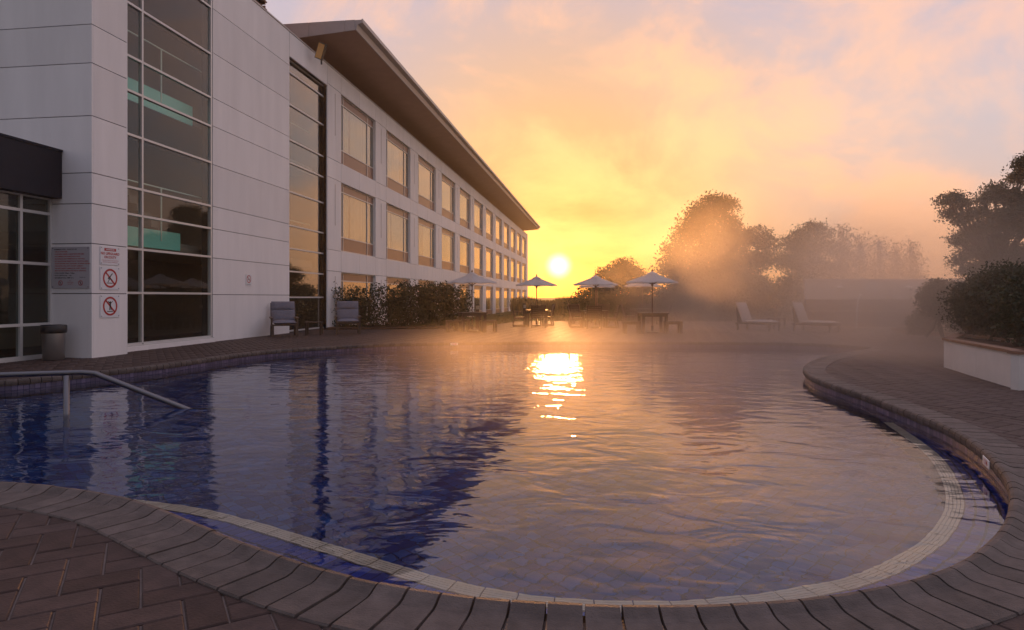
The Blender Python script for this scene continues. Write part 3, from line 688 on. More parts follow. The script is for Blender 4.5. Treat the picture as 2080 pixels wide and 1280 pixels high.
# depth plates set in the coping
for px, py, lab in ((517, 719, 'small white depth plate on the coping by the tower wall'), (922, 698, 'small white depth plate on the coping before the picnic table'),
                    (2066, 936, 'small white depth plate lying on the paving beside the coping'), (2022, 936, 'small white depth plate on the inner face of the coping')):
    p = ground(px, py); k = int(np.argmin(np.hypot(edge[:,0]-p.x, edge[:,1]-p.y))); t_, n_ = tan[k], nin[k]
    flat = px in (517, 2066)
    base_ = edge[k]-n_*(.36 if px == 2066 else .12) if flat else edge[k]+n_*.042
    pl = thing('depth_plate', (base_[0], base_[1], .008 if flat else -.055), lab, 'depth marker')
    pl.rotation_euler.z = math.atan2(-t_[1], -t_[0]) if not flat else math.atan2(t_[1], t_[0])
    if flat:
        MB().box(-.12,.12,-.055,.055,0,.006).build('plate', 'sign', pl, local=True)
        o = bpy.data.objects.new('lettering', text_mesh('1.2 M', .085, 'red', bold=.001)); col.objects.link(o); o.parent = pl; o.location = (0,0,.0085)
    else:
        MB().box(-.11,.11,-.006,0,0,.065).build('plate', 'sign', pl, local=True)
        o = bpy.data.objects.new('lettering', text_mesh('1.2 M', .055, 'red', bold=.001)); col.objects.link(o); o.parent = pl; o.location = (0,-.0085,.033); o.rotation_euler.x = math.pi/2
        pl.rotation_euler.z += 0 

# ================================================================== HANDRAIL, BIN
ra = [c2w(-8.2, 7.15, .36), c2w(-5.50, 7.92, .365)]
rb = c2w(-5.22, 8.0, .35); rc = c2w(-4.25, 8.3, WZ); rd = rc+(rc-rb)*.7
pts = [ra[0], ra[1], ra[1].lerp(rb, .5)+Vector((0,0,.008)), rb, rb.lerp(rc, .5), rc, rd]
hr = thing('pool_handrail', (ra[1].x, ra[1].y, FZ), 'brushed steel handrail sloping down into the water', 'handrail')
MB().tube(pts, .034, 14).build('rail', 'steel', hr, True)
pp = c2w((135-CX)/F*7.86, 7.86, .36); MB().tube([(pp.x, pp.y, FZ), (pp.x, pp.y, .34)], .032, 14).build('post', 'steel', hr, True)
e0 = c2w(-8.2, 7.15, .36); MB().tube([(e0.x, e0.y, FZ), e0], .032, 14).build('post', 'steel', hr, True)
bp_ = ground(109, 731)
bn_ = thing('litter_bin', bp_, 'round steel litter bin with black rim beside the entrance glazing', 'bin')
MB().lathe([(0,0),(.185,0),(.195,.02),(.205,.56)], bp_, 32).build('drum', 'steel_bin', bn_, True)
MB().lathe([(.206,.555),(.228,.56),(.236,.60),(.236,.70),(.225,.725),(.16,.73),(.15,.70),(.15,.58)], bp_, 32).build('rim', 'black', bn_, True)

# ================================================================== FURNITURE
def copies(proto, spots, labels, group):
    for i, ((p, rz), lb) in enumerate(zip(spots, labels)):
        o = proto if i == 0 else copy_tree(proto)
        o.location = p; o.rotation_euler.z = rz; o['label'] = lb; o['group'] = group
def mk_chair():                                        # slatted timber armchair on sled runners, faces -Y
    r = thing('timber_armchair', (0,0,0), 'x', 'chair')
    sf = MB()
    sf.bar((0,-.27,.03),(0,.30,.03),.05,.06); sf.bar((0,-.22,.04),(0,-.25,.63),.05,.06); sf.bar((0,.29,.04),(0,.20,.44),.05,.06,(0,1,0))
    sf.bar((0,.20,.40),(0,.36,.98),.05,.065,(0,1,0)); sf.bar((0,-.30,.645),(0,.27,.645),.075,.035); sf.bar((0,-.23,.38),(0,.22,.36),.04,.06)
    me = sf.mesh('side_frame', 'timber')
    for x in (-.29, .29): inst('side_frame', me, r, (x,0,0))
    sl = MB().box(-.27,.27,-.035,.035,-.012,.012).mesh('seat_slat', 'timber')
    for k in range(6): inst('seat_slat', sl, r, (0,-.22+k*.082,.42-.004*k))
    bs = MB().box(-.265,.265,-.011,.011,-.031,.031).mesh('back_slat', 'timber')
    for k in range(7):
        t = .10+k*.135; o = inst('back_slat', bs, r, (0,.20+.16*t,.40+.58*t)); o.rotation_euler.x = -math.atan2(.16,.58)
    return r
def mk_bench(L=.62, name='timber_stool'):
    r = thing(name, (0,0,0), 'x', 'stool')
    lg = MB().box(-.05,.05,-.05,.05,0,.40).mesh('leg', 'timber')
    for x in (-L/2+.06, L/2-.06):
        for y in (-.13, .13): inst('leg', lg, r, (x,y,0))
    MB().box(-L/2+.11,L/2-.11,-.14,-.11,.33,.395).box(-L/2+.11,L/2-.11,.11,.14,.33,.395).build('apron', 'timber', r, local=True)
    sl = MB().box(-L/2,L/2,-.052,.052,0,.035).mesh('seat_slat', 'timber')
    for k in range(3): inst('seat_slat', sl, r, (0,-.115+k*.115,.402))
    return r
def mk_table(w=1.0, d=1.0):
    r = thing('timber_table', (0,0,0), 'x', 'table')
    lg = MB().box(-.05,.05,-.05,.05,0,.70).mesh('leg', 'timber')
    for x in (-w/2+.09, w/2-.09):
        for y in (-d/2+.09, d/2-.09): inst('leg', lg, r, (x,y,0))
    MB().box(-w/2+.14,w/2-.14,-d/2+.07,-d/2+.10,.60,.695).box(-w/2+.14,w/2-.14,d/2-.10,d/2-.07,.60,.695).box(-w/2+.07,-w/2+.10,-d/2+.14,d/2-.14,.60,.695).box(w/2-.10,w/2-.07,-d/2+.14,d/2-.14,.60,.695).build('apron', 'timber', r, local=True)
    n_ = 9; sw_ = w/n_; sl = MB().box(-sw_/2+.004,sw_/2-.004,-d/2,d/2,0,.03).mesh('top_slat', 'timber')
    for k in range(n_):
        x = -w/2+sw_*(k+.5)
        if k == n_//2:
            h2 = MB().box(-sw_/2+.004,sw_/2-.004,-d/2,-.035,0,.03).box(-sw_/2+.004,sw_/2-.004,.035,d/2,0,.03).build('top_slat', 'timber', r, local=True); h2.location = (x,0,.702)
        else: inst('top_slat', sl, r, (x,0,.702))
    return r
def mk_umbrella(R=.96, ht=2.28, name='parasol'):
    r = thing(name, (0,0,0), 'x', 'parasol')
    MB().tube([(0,0,.0),(0,0,ht-.04)], .021, 10).build('pole', 'pole', r, True, local=True)
    MB().lathe([(0,0),(.21,0),(.21,.05),(.05,.08),(.045,.26),(.03,.26)], n=20).build('base', 'black', r, local=True)
    n_ = 8; rim_z = ht-.42; cv = MB(); rings = 6; per = 4
    def cpt(t, a, r0=.0):
        k = a/(2*math.pi/n_); f = abs((k-math.floor(k))-.5)*2        # 1 on the rib, 0 mid panel
        rad = R*t*(1-.075*(1-f)); return (rad*math.cos(a), rad*math.sin(a), ht-.06-(ht-.06-rim_z)*(t**.93)-.028*t*(1-f))
    nn = n_*per
    for j in range(rings+1):
        t = .10+.90*j/rings
        for k in range(nn): cv.v.append(cpt(t, 2*math.pi*k/nn))
    for j in range(rings):
        for k in range(nn): cv.f.append((j*nn+k, j*nn+(k+1) % nn, (j+1)*nn+(k+1) % nn, (j+1)*nn+k))
    for k in range(nn):                                # short hanging hem
        x, y, z = cpt(1, 2*math.pi*k/nn); cv.v.append((x,y,z-.035))
    for k in range(nn): cv.f.append((rings*nn+k, rings*nn+(k+1) % nn, (rings+1)*nn+(k+1) % nn, (rings+1)*nn+k))
    can = cv.build('canopy', 'canvas', r, local=True)
    vt = MB()
    for j, t in enumerate((.02, .13, .24)):
        for k in range(nn): x, y, z = cpt(t, 2*math.pi*k/nn); vt.v.append((x,y,z+.045-.01*j))
    for j in range(2):
        for k in range(nn): vt.f.append((j*nn+k, j*nn+(k+1) % nn, (j+1)*nn+(k+1) % nn, (j+1)*nn+k))
    o = vt.build('vent', 'canvas', None); o.parent = can
    for k in range(n_):
        a = 2*math.pi*k/n_; p, q_ = Vector(cpt(.06,a)), Vector(cpt(.99,a)); d = Vector((0,0,.018))
        MB().bar(p-d, q_-d, .016, .02).build('rib', 'pole', r, local=True)
        mid = p.lerp(q_, .5)-d; MB().bar((0,0,ht-.52), mid, .014, .016).build('strut', 'pole', r, local=True)
    MB().lathe([(0,ht-.57),(.04,ht-.57),(.04,ht-.49),(0,ht-.49)], n=12).build('hub', 'pole', r, local=True)
    MB().lathe([(0,ht-.05),(.028,ht-.03),(.034,ht),(.022,ht+.03),(.012,ht+.06),(0,ht+.085)], n=12).build('finial', 'pole', r, True, local=True)
    return r
def gp(px, py): return ground(px, py)
def zc_at(px, zc): return c2w((px-CX)/F*zc, zc)
FX = A                                                  # furniture is set out roughly square to the view
um = mk_umbrella()
spots = [(zc_at(959, 24.3), .2), (zc_at(1090, 28.9), .35), (zc_at(1210, 27.6), .1), (zc_at(1213, 33.0), .3), (zc_at(1325, 23.4), .15), (zc_at(1305, 31.5), .4)]
copies(um, spots, ['white parasol over the picnic table beside the hedge', 'white parasol over the table nearest the sunlit end of the building',
   'white parasol over the table ringed by slatted armchairs', 'white parasol partly hidden behind the one over the armchairs',
   'tallest white parasol, over the table with two stools', 'white parasol behind the tallest one, against the bushes'], 'parasols on the terrace')
um_all = [o for o in bpy.data.objects if o.name.startswith('parasol') and o.parent is None]
tb = mk_table()
spots = [(p.copy(), FX+a) for (p, _), a in zip(spots, (.25, .05, -.05, .1, .0, .1))]
copies(tb, spots, ['dark timber table beside the hedge with stools drawn up', 'dark timber table with an armchair on its building side', 'dark timber table hidden among four slatted armchairs',
   'dark timber table under the half hidden parasol', 'dark timber table between two square stools', 'dark timber table before the bushes under the lower parasol'], 'timber tables under parasols')
ch = mk_chair()
def C(px, zc, face): return (zc_at(px, zc), FX+face)
cs_ = [C(1055, 28.6, math.pi/2), C(1093, 27.7, math.pi), C(1110, 29.6, -math.pi/2+.1),
       C(1171, 27.6, math.pi/2), C(1205, 26.6, math.pi), C(1240, 27.4, -math.pi/2), C(1172, 31.0, math.pi*.8), C(1222, 32.0, math.pi+.2),
       C(1278, 30.6, math.pi/2), C(1312, 33.2, .1), C(1346, 30.4, -math.pi/2)]
copies(ch, cs_, ['slatted timber armchair in profile beside the lantern post', 'slatted timber armchair with its back to the pool under the parasol nearest the building end', 'slatted timber armchair at the lawn side of the table nearest the building end',
   'slatted timber armchair in profile on the lawn side of the armchair table', 'slatted timber armchair with its back to the pool in the armchair group', 'slatted timber armchair in profile on the bush side of the armchair table',
   'slatted timber armchair behind the profile one in the armchair group', 'slatted timber armchair at the half hidden table',
   'slatted timber armchair in profile behind the stool on the building side of the tallest parasol', 'slatted timber armchair facing the pool before the bushes', 'slatted timber armchair with sunlit back behind the stool on the sun lounger side'], 'slatted armchairs on the terrace')
st_ = mk_bench()
ss = [(zc_at(923, 24.0), FX+.25), (zc_at(992, 24.1), FX+.25), (zc_at(1283, 23.0), FX), (zc_at(1367, 23.0), FX), (zc_at(938, 25.2), FX+.25)]
copies(st_, ss, ['low timber stool tucked against the hedge', 'low timber stool on the building side of the picnic table', 'square timber stool on the building side of the table under the tallest parasol', 'square timber stool on the sun lounger side of the table under the tallest parasol',
   'low timber stool behind the picnic table beside the hedge'], 'timber stools')
# lantern posts
def mk_post():
    r = thing('lantern_post', (0,0,0), 'x', 'bollard lamp')
    MB().box(-.075,.075,-.075,.075,0,.80).build('post', 'timber', r, local=True)
    MB().box(-.055,.055,-.055,.055,.80,.96).build('lantern', 'curtain', r, local=True)
    MB().box(-.09,.09,-.09,.09,.96,1.0).build('lid', 'black', r, local=True)
    return r
lp = mk_post(); copies(lp, [(zc_at(970, 26.6), .1), (zc_at(1066, 29.3), .1)], ['timber lantern post behind the picnic table', 'timber lantern post between profile armchair and building end'], 'lantern posts')
# cushioned chairs by the wall, faces -Y
def soft_box(mb, c, sz, R, nx=8, ny=8):                # a pillowy slab: rounded in section
    vs, fs = [], []
    for side in (1, -1):
        for j in range(ny+1):
            for i_ in range(nx+1):
                u, v = i_/nx*2-1, j/ny*2-1
                h_ = (1-abs(u)**4)**.5*(1-abs(v)**4)**.5
                vs.append(Vector(c)+R @ Vector((u*sz[0]/2, v*sz[1]/2, side*sz[2]/2*h_)))
    m_ = (nx+1)*(ny+1)
    for sd in (0, 1):
        for j in range(ny):
            for i_ in range(nx):
                a = sd*m_+j*(nx+1)+i_; f = (a, a+1, a+nx+2, a+nx+1); fs.append(f if sd == 0 else f[::-1])
    return mb.add(vs, fs)
def mk_easy():
    r = thing('cushioned_chair', (0,0,0), 'x', 'chair'); I3 = Matrix.Identity(3)
    f_ = MB()
    for x in (-.33, .33): f_.bar((x,-.42,.36),(x,.40,.32),.05,.05); f_.bar((x,.30,.34),(x,.52,1.02),.045,.045,(0,1,0)); 
    f_.bar((-.33,-.42,.36),(.33,-.42,.36),.05,.05); f_.bar((-.33,.38,.33),(.33,.38,.33),.05,.05); f_.bar((-.33,.51,1.0),(.33,.51,1.0),.045,.045)
    f_.build('frame', 'timber', r, local=True)
    for x in (-.33, .33):
        MB().bar((x,-.40,0),(x,-.38,.36),.06,.06).build('leg', 'timber', r, local=True); MB().bar((x,.42,0),(x,.34,.34),.06,.06).build('leg', 'timber', r, local=True)
        MB().bar((x*1.08,-.36,.56),(x*1.08,.40,.58),.07,.03).bar((x*1.08,-.34,.36),(x*1.08,-.34,.55),.04,.04).build('armrest', 'timber', r, local=True)
    soft_box(MB(), (0,-.06,.43), (.66,.76,.15), I3).build('seat_cushion', 'cushion', r, True, local=True)
    Rb = Matrix.Rotation(math.radians(72), 3, 'X')
    o = MB(); soft_box(o, (0,.355,.62), (.66,.42,.15), Rb); soft_box(o, (0,.455,.93), (.66,.30,.16), Rb)
    o.build('back_cushion', 'cushion', r, True, local=True)
    return r
ez = mk_easy(); ez.scale = (1.14, 1.14, 1.08); copies(ez, [(gp(577, 683), .55), (gp(707, 678), .42)], ['grey cushioned timber chair against the tower wall', 'grey cushioned timber chair in front of the leafy shrubs'], 'cushioned chairs by the building')
tt = thing('side_table', gp(638, 680), 'low dark slatted side table between the two cushioned chairs', 'table', rz=.3)
lg = MB().box(-.03,.03,-.03,.03,0,.42).mesh('leg', 'timber')
for x in (-.24,.24):
    for y in (-.2,.2): inst('leg', lg, tt, (x,y,0))
sl = MB().box(-.045,.045,-.26,.26,0,.025).mesh('top_slat', 'timber')
for k in range(6): inst('top_slat', sl, tt, (-.25+k*.1,0,.42))
# pale sun loungers across the water, head at local -X
def mk_lounger():
    r = thing('sun_lounger', (0,0,0), 'x', 'sun lounger')
    f_ = MB(); 
    for y in (-.3,.3): f_.bar((-.55,y,.27),(1.05,y,.27),.05,.06)
    for x in (-.5,.2,1.0): f_.bar((x,-.28,.27),(x,.28,.27),.05,.05)
    f_.build('frame', 'timber', r, local=True)
    for x in (-.45, .98):
        for y in (-.3,.3): MB().box(x-.03,x+.03,y-.03,y+.03,0,.24).build('leg', 'timber', r, local=True)
    soft_box(MB(), (.42,0,.36), (1.25,.64,.13), Matrix.Identity(3)).build('seat_cushion', 'cushion_light', r, True, local=True)
    soft_box(MB(), (-.37,0,.70), (.85,.64,.12), Matrix.Rotation(math.radians(68), 3, 'Y')).build('back_cushion', 'cushion_light', r, True, local=True)
    MB().bar((-.5,0,.27),(-.55,0,.9),.5,.03,(1,0,0)).build('back_board', 'timber', r, local=True)
    return r
lo = mk_lounger(); copies(lo, [(gp(1528, 671), A-1.0), (gp(1645, 673), A-1.0)], ['pale cushioned sun lounger in the mist beside the bushes', 'pale cushioned sun lounger in front of the long low wall'], 'sun loungers across the pool')
tt2 = copy_tree(tt); tt2.location = gp(1577, 668); tt2['label'] = 'low side table between the two sun loungers'; tt2['category'] = 'table'

# ================================================================== WALLS AND PLANTERS AT THE RIGHT
def wall_run(name, label, pxa, pxb, zc0, zc1, zt, zb, thick, m, cat='wall'):
    a, b = zc_at(pxa, zc0), zc_at(pxb, zc1); d = (b-a).normalized(); nv = Vector((-d.y, d.x, 0))
    r = thing(name, a, label, cat)
    return r, a, b, d, nv
r, a, b, d, nv = wall_run('garden_wall', 'long white rendered wall with two dome lamps, stepping down to brown bases', 1636, 1990, 29.5, 28.5, 0, 0, .2, 'whitewall')
def slab(mb, a, b, nv, t0, t1, z0, z1):
    P = [a+nv*t0, b+nv*t0, b+nv*t1, a+nv*t1]
    return mb.add([(p.x,p.y,z0) for p in P]+[(p.x,p.y,z1) for p in P], [(0,3,2,1),(4,5,6,7),(0,1,5,4),(1,2,6,5),(2,3,7,6),(3,0,4,7)])
L = (b-a).length; nP = 4
for k in range(nP): slab(MB(), a+d*(L*k/nP+.01), a+d*(L*(k+1)/nP-.01), nv, 0, .25, 1.21, 2.08).build('wall_panel', 'whitewall', r)
slab(MB(), a-d*.05, b, nv, -.06, .31, 2.085, 2.14).build('capping', 'whitewall', r)
slab(MB(), a, b, nv, -.10, .24, .0, 1.20).build('base_wall', 'brownwall', r)
slab(MB(), a-d*.0, b, nv, -1.0, -.11, .0, .62).build('lower_wall', 'brownwall', r)
slab(MB(), a-d*.05, b, nv, -1.05, -.10, .625, .68).build('ledge', 'brownpanel', r)
for px in (1707, 1848):
    p = a+d*((px-1636)/(1990-1636)*L)-nv*.02
    lm = thing('wall_lamp', (p.x, p.y, 1.72), 'white half dome wall lamp on the white wall '+('behind the bent rail, towards the bushes' if px < 1800 else 'next to the shrub bed'), 'wall lamp', 'dome lamps on the white wall')
    MB().lathe([(.0,.10),(.09,.085),(.15,.04),(.17,0),(.15,-.01),(0,-.01)], (p.x, p.y, 1.72), 20).build('dome', 'sign', lm, True)
    MB().box(p.x-.06,p.x+.06,p.y-.02,p.y+.05,1.66,1.74).build('back_plate', 'sign', lm)
p = a+d*((1774-1636)/(1990-1636)*L)-nv*.012
wp = slab(MB(), p-d*.3, p+d*.3, nv, -.02, 0, 1.55, 2.0).build('blank_board', 'sign'); tag(wp, 'pale blank board on the long white wall between the dome lamps', 'board')
p = zc_at(1742, 27.2); sp_ = thing('ladder_rail', (p.x, p.y, 0), 'white bent rail standing before the long white wall', 'rail')
MB().tube([(p.x-.05,p.y,0),(p.x,p.y,1.1),(p.x+.1,p.y,1.45),(p.x+.16,p.y,1.42),(p.x+.14,p.y,1.2)], .03, 10).build('tube', 'sign', sp_, True)
MB().lathe([(0,0),(.07,0),(.07,.02),(.035,.03),(0,.03)], (p.x-.05,p.y,0), 14).build('foot', 'sign', sp_)
# planter box: corner left far, corner right near
pl = [ground(1917, 746), ground(2070, 793), c2w(9.0, 9.4), c2w(9.4, 13.5)]
pt = thing('raised_planter', pl[0], 'white walled raised planter with brown capping and shrubs', 'planter')
PH = .50; cpl = sum((Vector(p) for p in pl), Vector((0,0,0)))/4
for i_ in range(4):
    p, q_ = pl[i_], pl[(i_+1) % 4]; dd = (q_-p).normalized(); nn_ = Vector((-dd.y, dd.x, 0)); m2 = 2 if i_ == 0 else 1
    for k in range(m2):
        u, v = p.lerp(q_, k/m2), p.lerp(q_, (k+1)/m2)
        slab(MB(), u+dd*(.004 if k else .0), v-dd*(.004 if k < m2-1 else .121), nn_, 0, .12, -.02, PH).build('planter_wall', 'whitewall', pt)
    slab(MB(), p-dd*.02, q_-dd*.16, nn_, -.025, .16, PH+.002, PH+.045).build('capping', 'brownpanel', pt)
MB().add([(p.x+(cpl.x-p.x)*.05, p.y+(cpl.y-p.y)*.05, PH-.02) for p in pl], [(0,1,2,3)]).build('soil', 'soil', pt)
# low kerbed bed behind it
kb = [ground(1815, 672), ground(1850, 678.5), ground(1950, 686), ground(2100, 691), c2w(17, 20), c2w(17, 27), ground(1950, 668), ground(1860, 667)]
bd = thing('shrub_bed', kb[0], 'low kerbed shrub bed under the dark tree', 'flower bed')
MB().add([(p.x,p.y,.09) for p in kb], [tuple(range(len(kb)))]).build('soil', 'soil', bd)
for i_ in range(len(kb)):
    p, q_ = kb[i_], kb[(i_+1) % len(kb)]; dd = (q_-p).normalized(); nn_ = Vector((-dd.y, dd.x, 0))
    slab(MB(), p, q_, nn_, -.06, .06, -.02, .13).build('kerb', 'brownpanel', bd)
# bed along the building for the hedge
hb = [zc_at(655, 25.6), zc_at(945, 26.6), zc_at(950, 29.2), zc_at(690, 29.2)]
hbd = thing('hedge_bed', hb[0], 'dark soil bed under the leafy hedge by the building', 'flower bed')
MB().add([(p.x,p.y,.05) for p in hb]+[(p.x,p.y,-.6) for p in hb], [(0,1,2,3),(0,4,5,1),(1,5,6,2),(2,6,7,3),(3,7,4,0)]).build('soil', 'soil', hbd)

# ================================================================== TREES AND SHRUBS
def leaves(cl, size, per, sub, seed, aspect=.5, droop=0.0):
    """cl: list of (x,y,z,rx,ry,rz). Twig tufts spread through each lobe, leaves round each tuft."""
    g = np.random.default_rng(seed); Vs = []
    tot = sum(c[3]*c[5] for c in cl)
    for c in cl:
        n_ = max(6, int(sub*c[3]*c[5]/tot))
        dvec = g.normal(size=(n_,3)); dvec /= np.linalg.norm(dvec, axis=1)[:,None]
        rad = g.uniform(.10, 1.0, n_)**.45*(1+.05*np.clip(g.normal(size=n_), -2, 2))
        tuft = np.array(c[:3])+dvec*rad[:,None]*np.array(c[3:6])
        tr = g.uniform(1.4, 3.4, n_)*size*1.15
        P = np.repeat(tuft, per, 0)+np.clip(g.normal(size=(n_*per,3)), -1.7, 1.7)*np.repeat(tr, per)[:,None]*np.array([1,1,.62])*.62
        P[:,2] -= droop*np.abs(g.normal(size=len(P)))
        u = g.normal(size=(len(P),3)); u[:,2] -= .25; u /= np.linalg.norm(u, axis=1)[:,None]
        w_ = np.cross(u, g.normal(size=(len(P),3))); w_ /= np.linalg.norm(w_, axis=1)[:,None]+1e-9
        sz = size*g.uniform(.6, 1.35, len(P))[:,None]
        a_, b_, c_, d_ = P-u*sz*.5, P+w_*sz*aspect*.5, P+u*sz*.5, P-w_*sz*aspect*.5
        Vs.append(np.stack([a_, b_, c_, d_], 1).reshape(-1, 3))
    V = np.vstack(Vs); return V, np.arange(len(V)).reshape(-1, 4)
def plant(name, label, cat, base, lobes, size, per, sub, seed, m='leaf', trunk_r=.14, aspect=.5, group=None, droop=0.0, flat=.75, crown='crown', stems=1):
    """lobes: (px, py, r_px, zc) read from the photograph at the plant's own distance."""
    r = thing(name, base, label, cat, group); g = random.Random(seed); cl = []
    for px, py, rp, zc in lobes:
        zz = zc+g.uniform(-.55, .55)*rp/F*zc*1.2; p = atd(px, py, zc); R = rp/F*zc
        p = c2w((px-CX)/F*zz, zz, p.z)
        cl.append((p.x, p.y, p.z, R, R, R*flat))
    V, Fq = leaves(cl, size, per, sub, seed, aspect, droop)
    me = quick_mesh(crown, V, Fq, M[m]); link(bpy.data.objects.new(crown, me), r)
    mb = MB(); b = Vector(base)
    top = max(c[2] for c in cl); cx_ = Vector((sum(c[0] for c in cl)/len(cl), sum(c[1] for c in cl)/len(cl), 0))
    for s_i in range(stems):
        bb = b+Vector((g.uniform(-.25,.25), g.uniform(-.25,.25), 0))*(stems > 1)
        fork = bb.lerp(Vector((cx_.x, cx_.y, bb.z+(top-bb.z)*.45)), .9); fork.z = bb.z+(top-bb.z)*.36
        mid = bb.lerp(fork, .5)+Vector((g.uniform(-.1,.1), g.uniform(-.1,.1), 0))
        mb.tube([bb, mid, fork], [trunk_r*1.25, trunk_r, trunk_r*.8], 8)
        for c in cl[s_i::stems]:
            e = Vector(c[:3]); m2 = fork.lerp(e, .5)+Vector((g.uniform(-.2,.2), g.uniform(-.2,.2), .12))*min(1, c[3])
            mb.tube([fork, m2, e], [trunk_r*.55, trunk_r*.34, trunk_r*.12], 6)
            for _ in range(3):
                e2 = e+Vector((g.uniform(-1,1)*c[3], g.uniform(-1,1)*c[4], g.uniform(-.3,1)*c[5]))*.8
                mb.tube([m2.lerp(e,.6), e2], [trunk_r*.2, trunk_r*.06], 5)
    mb.build('trunk' if stems == 1 else 'stems', 'bark', r)
    return r
def LB(px, zc, z=LZ): p = zc_at(px, zc); p.z = z; return p
plant('broadleaf_tree', 'tall rounded broadleaf tree rising out of the mist beside the parasols', 'tree', LB(1448, 42), [(px,py,r_,42) for px,py,r_ in
  ((1450,415,26),(1425,432,26),(1475,418,22),(1412,455,30),(1465,455,36),(1392,480,24),(1445,500,46),(1500,485,30),(1535,478,26),(1558,492,20),(1548,525,30),(1500,535,44),(1375,508,26),(1362,540,26),(1400,545,42),(1450,570,52),(1520,580,40),(1385,590,36),(1440,620,46),(1500,620,40))],
  .17, 18, 3000, 11, 'leaf_warm', .24)
plant('small_tree', 'small dark tree standing up behind the half hidden parasol', 'tree', LB(1262, 46), [(px,py,r_,46) for px,py,r_ in ((1266,538,14),(1250,552,16),(1283,550,15),(1228,558,12),(1298,560,10),(1262,572,24),(1300,585,20),(1225,590,20))], .16, 16, 800, 12, 'leaf_dark', .14)
for k, (px, lb) in enumerate(((1190, 'dark bush next to the open field behind the armchair group'), (1238, 'dark bush behind the armchair group under the small tree'), (1290, 'dark bush directly behind the lower parasol'), (1345, 'dark bush behind the tallest parasol'), (1400, 'dark bush at the foot of the tall rounded tree'))):
    plant('garden_bush', lb, 'bush', LB(px, 37.5+k*.3), [(px+dx, 612-(k == 0)*-4+dy, r_, 37.5+k*.3) for dx,dy,r_ in ((0,-14,22),(-16,6,22),(18,4,24),(0,20,30),(-14,30,24),(16,32,24))], .14, 12, 700, 30+k, 'leaf_dark', .06, group='bushes behind the parasols', crown='foliage', stems=3)
for k, (px, lb) in enumerate(((1460, 'misty bush beside the tall rounded tree behind the sun loungers'), (1530, 'misty bush between the rounded tree and the white wall'), (1605, 'misty bush at the end of the white wall'))):
    plant('garden_bush', lb, 'bush', LB(px, 35.), [(px+dx, 600+dy, r_, 35.) for dx,dy,r_ in ((0,-22,30),(-24,0,30),(24,-4,32),(0,26,36),(-22,34,28),(22,36,28))], .15, 12, 800, 40+k, 'leaf', .06, group='bushes in the mist', crown='foliage', stems=3)
plant('broadleaf_tree', 'flat topped tree behind the end of the white wall', 'tree', LB(1640, 48), [(px,py,r_,48) for px,py,r_ in ((1650,464,18),(1628,474,16),(1672,474,16),(1605,495,20),(1640,500,30),(1685,505,20),(1600,530,26),(1650,545,40),(1690,560,30))], .17, 16, 1200, 13, 'leaf', .17)
for k, (px, top, lb) in enumerate(((1712, 452, 'tallest feathery conifer behind the white wall'), (1748, 470, 'feathery conifer beside the tallest one behind the white wall'), (1788, 478, 'feathery conifer behind the middle of the white wall'), (1822, 492, 'short feathery conifer behind the white wall'), (1853, 484, 'feathery conifer standing apart at the dark tree end of the white wall'))):
    zc = 46+(k % 2)*2; lob = []
    for j in range(9):
        f = j/8; y = top+8+f*130; w_ = 4+f*22
        for sd in (-1, 0, 1): lob.append((px+sd*w_*.8+((j*7+k*5) % 5-2), y+abs(sd)*6, 6+f*9, zc))
    plant('feathery_conifer', lb, 'tree', LB(px, zc), lob, .20, 9, 640, 50+k, 'leaf_warm', .10, .28, 'feathery conifers behind the white wall', .12, .9)
plant('spreading_tree', 'large dark spreading tree over the shrub bed', 'tree', LB(2035, 21, .05), [(px,py,r_,21) for px,py,r_ in
  ((1922,408,13),(1940,402,14),(1958,412,12),(1930,432,12),(1955,446,15),(1982,432,16),(2002,404,15),(2022,384,16),(2045,398,20),(2070,360,16),(2085,330,18),(2076,405,24),(2030,440,24),(2000,462,20),(1968,478,18),(1945,490,12),
   (2062,462,28),(2020,492,26),(1975,512,20),(1950,530,13),(2060,515,30),(2010,540,24),(1968,552,16),(2080,555,34),(2120,430,60),(2140,520,60),(2115,340,36),(2160,370,50))],
  .085, 16, 5200, 14, 'leaf_dark', .15, flat=.58)
for k, (px, py, r_, zc, z, lb) in enumerate(((1905, 598, 26, 20, .05, 'shrub at the white wall end of the shrub bed'), (1950, 610, 34, 19, .05, 'dense shrub under the dark spreading tree'), (2010, 600, 42, 18.5, .05, 'tallest shrub in the shrub bed under the dark tree'), (2075, 610, 46, 18, .05, 'shrub at the planter end of the shrub bed'),
    (1875, 655, 18, 22, .05, 'low shrub at the kerb tip of the shrub bed'), (1990, 604, 46, 13, PH-.05, 'shrub on the planter corner facing the long white wall'), (2045, 596, 56, 12, PH-.05, 'bushy shrub in the middle of the raised planter'), (2105, 600, 62, 10.8, PH-.05, 'shrub on the planter end away from the long white wall'))):
    plant('garden_shrub', lb, 'shrub', LB(px, zc, z), [(px+dx*r_, py+dy*r_, r_*q_, zc) for dx,dy,q_ in ((.15*math.sin(k*3),-.75,.42),(-.45,-.35,.45),(.5,-.5+.2*math.sin(k*5),.4),(-.85,.1,.42),(.85,.15,.45),(0,.25,.7),(-.6,.8,.55),(.65,.8,.55),(0,1.2,.7))], .080 if zc > 15 else .066, 12, 950, 60+k, 'leaf_dark', .03, group='shrubs around the raised planter', crown='foliage', stems=4)
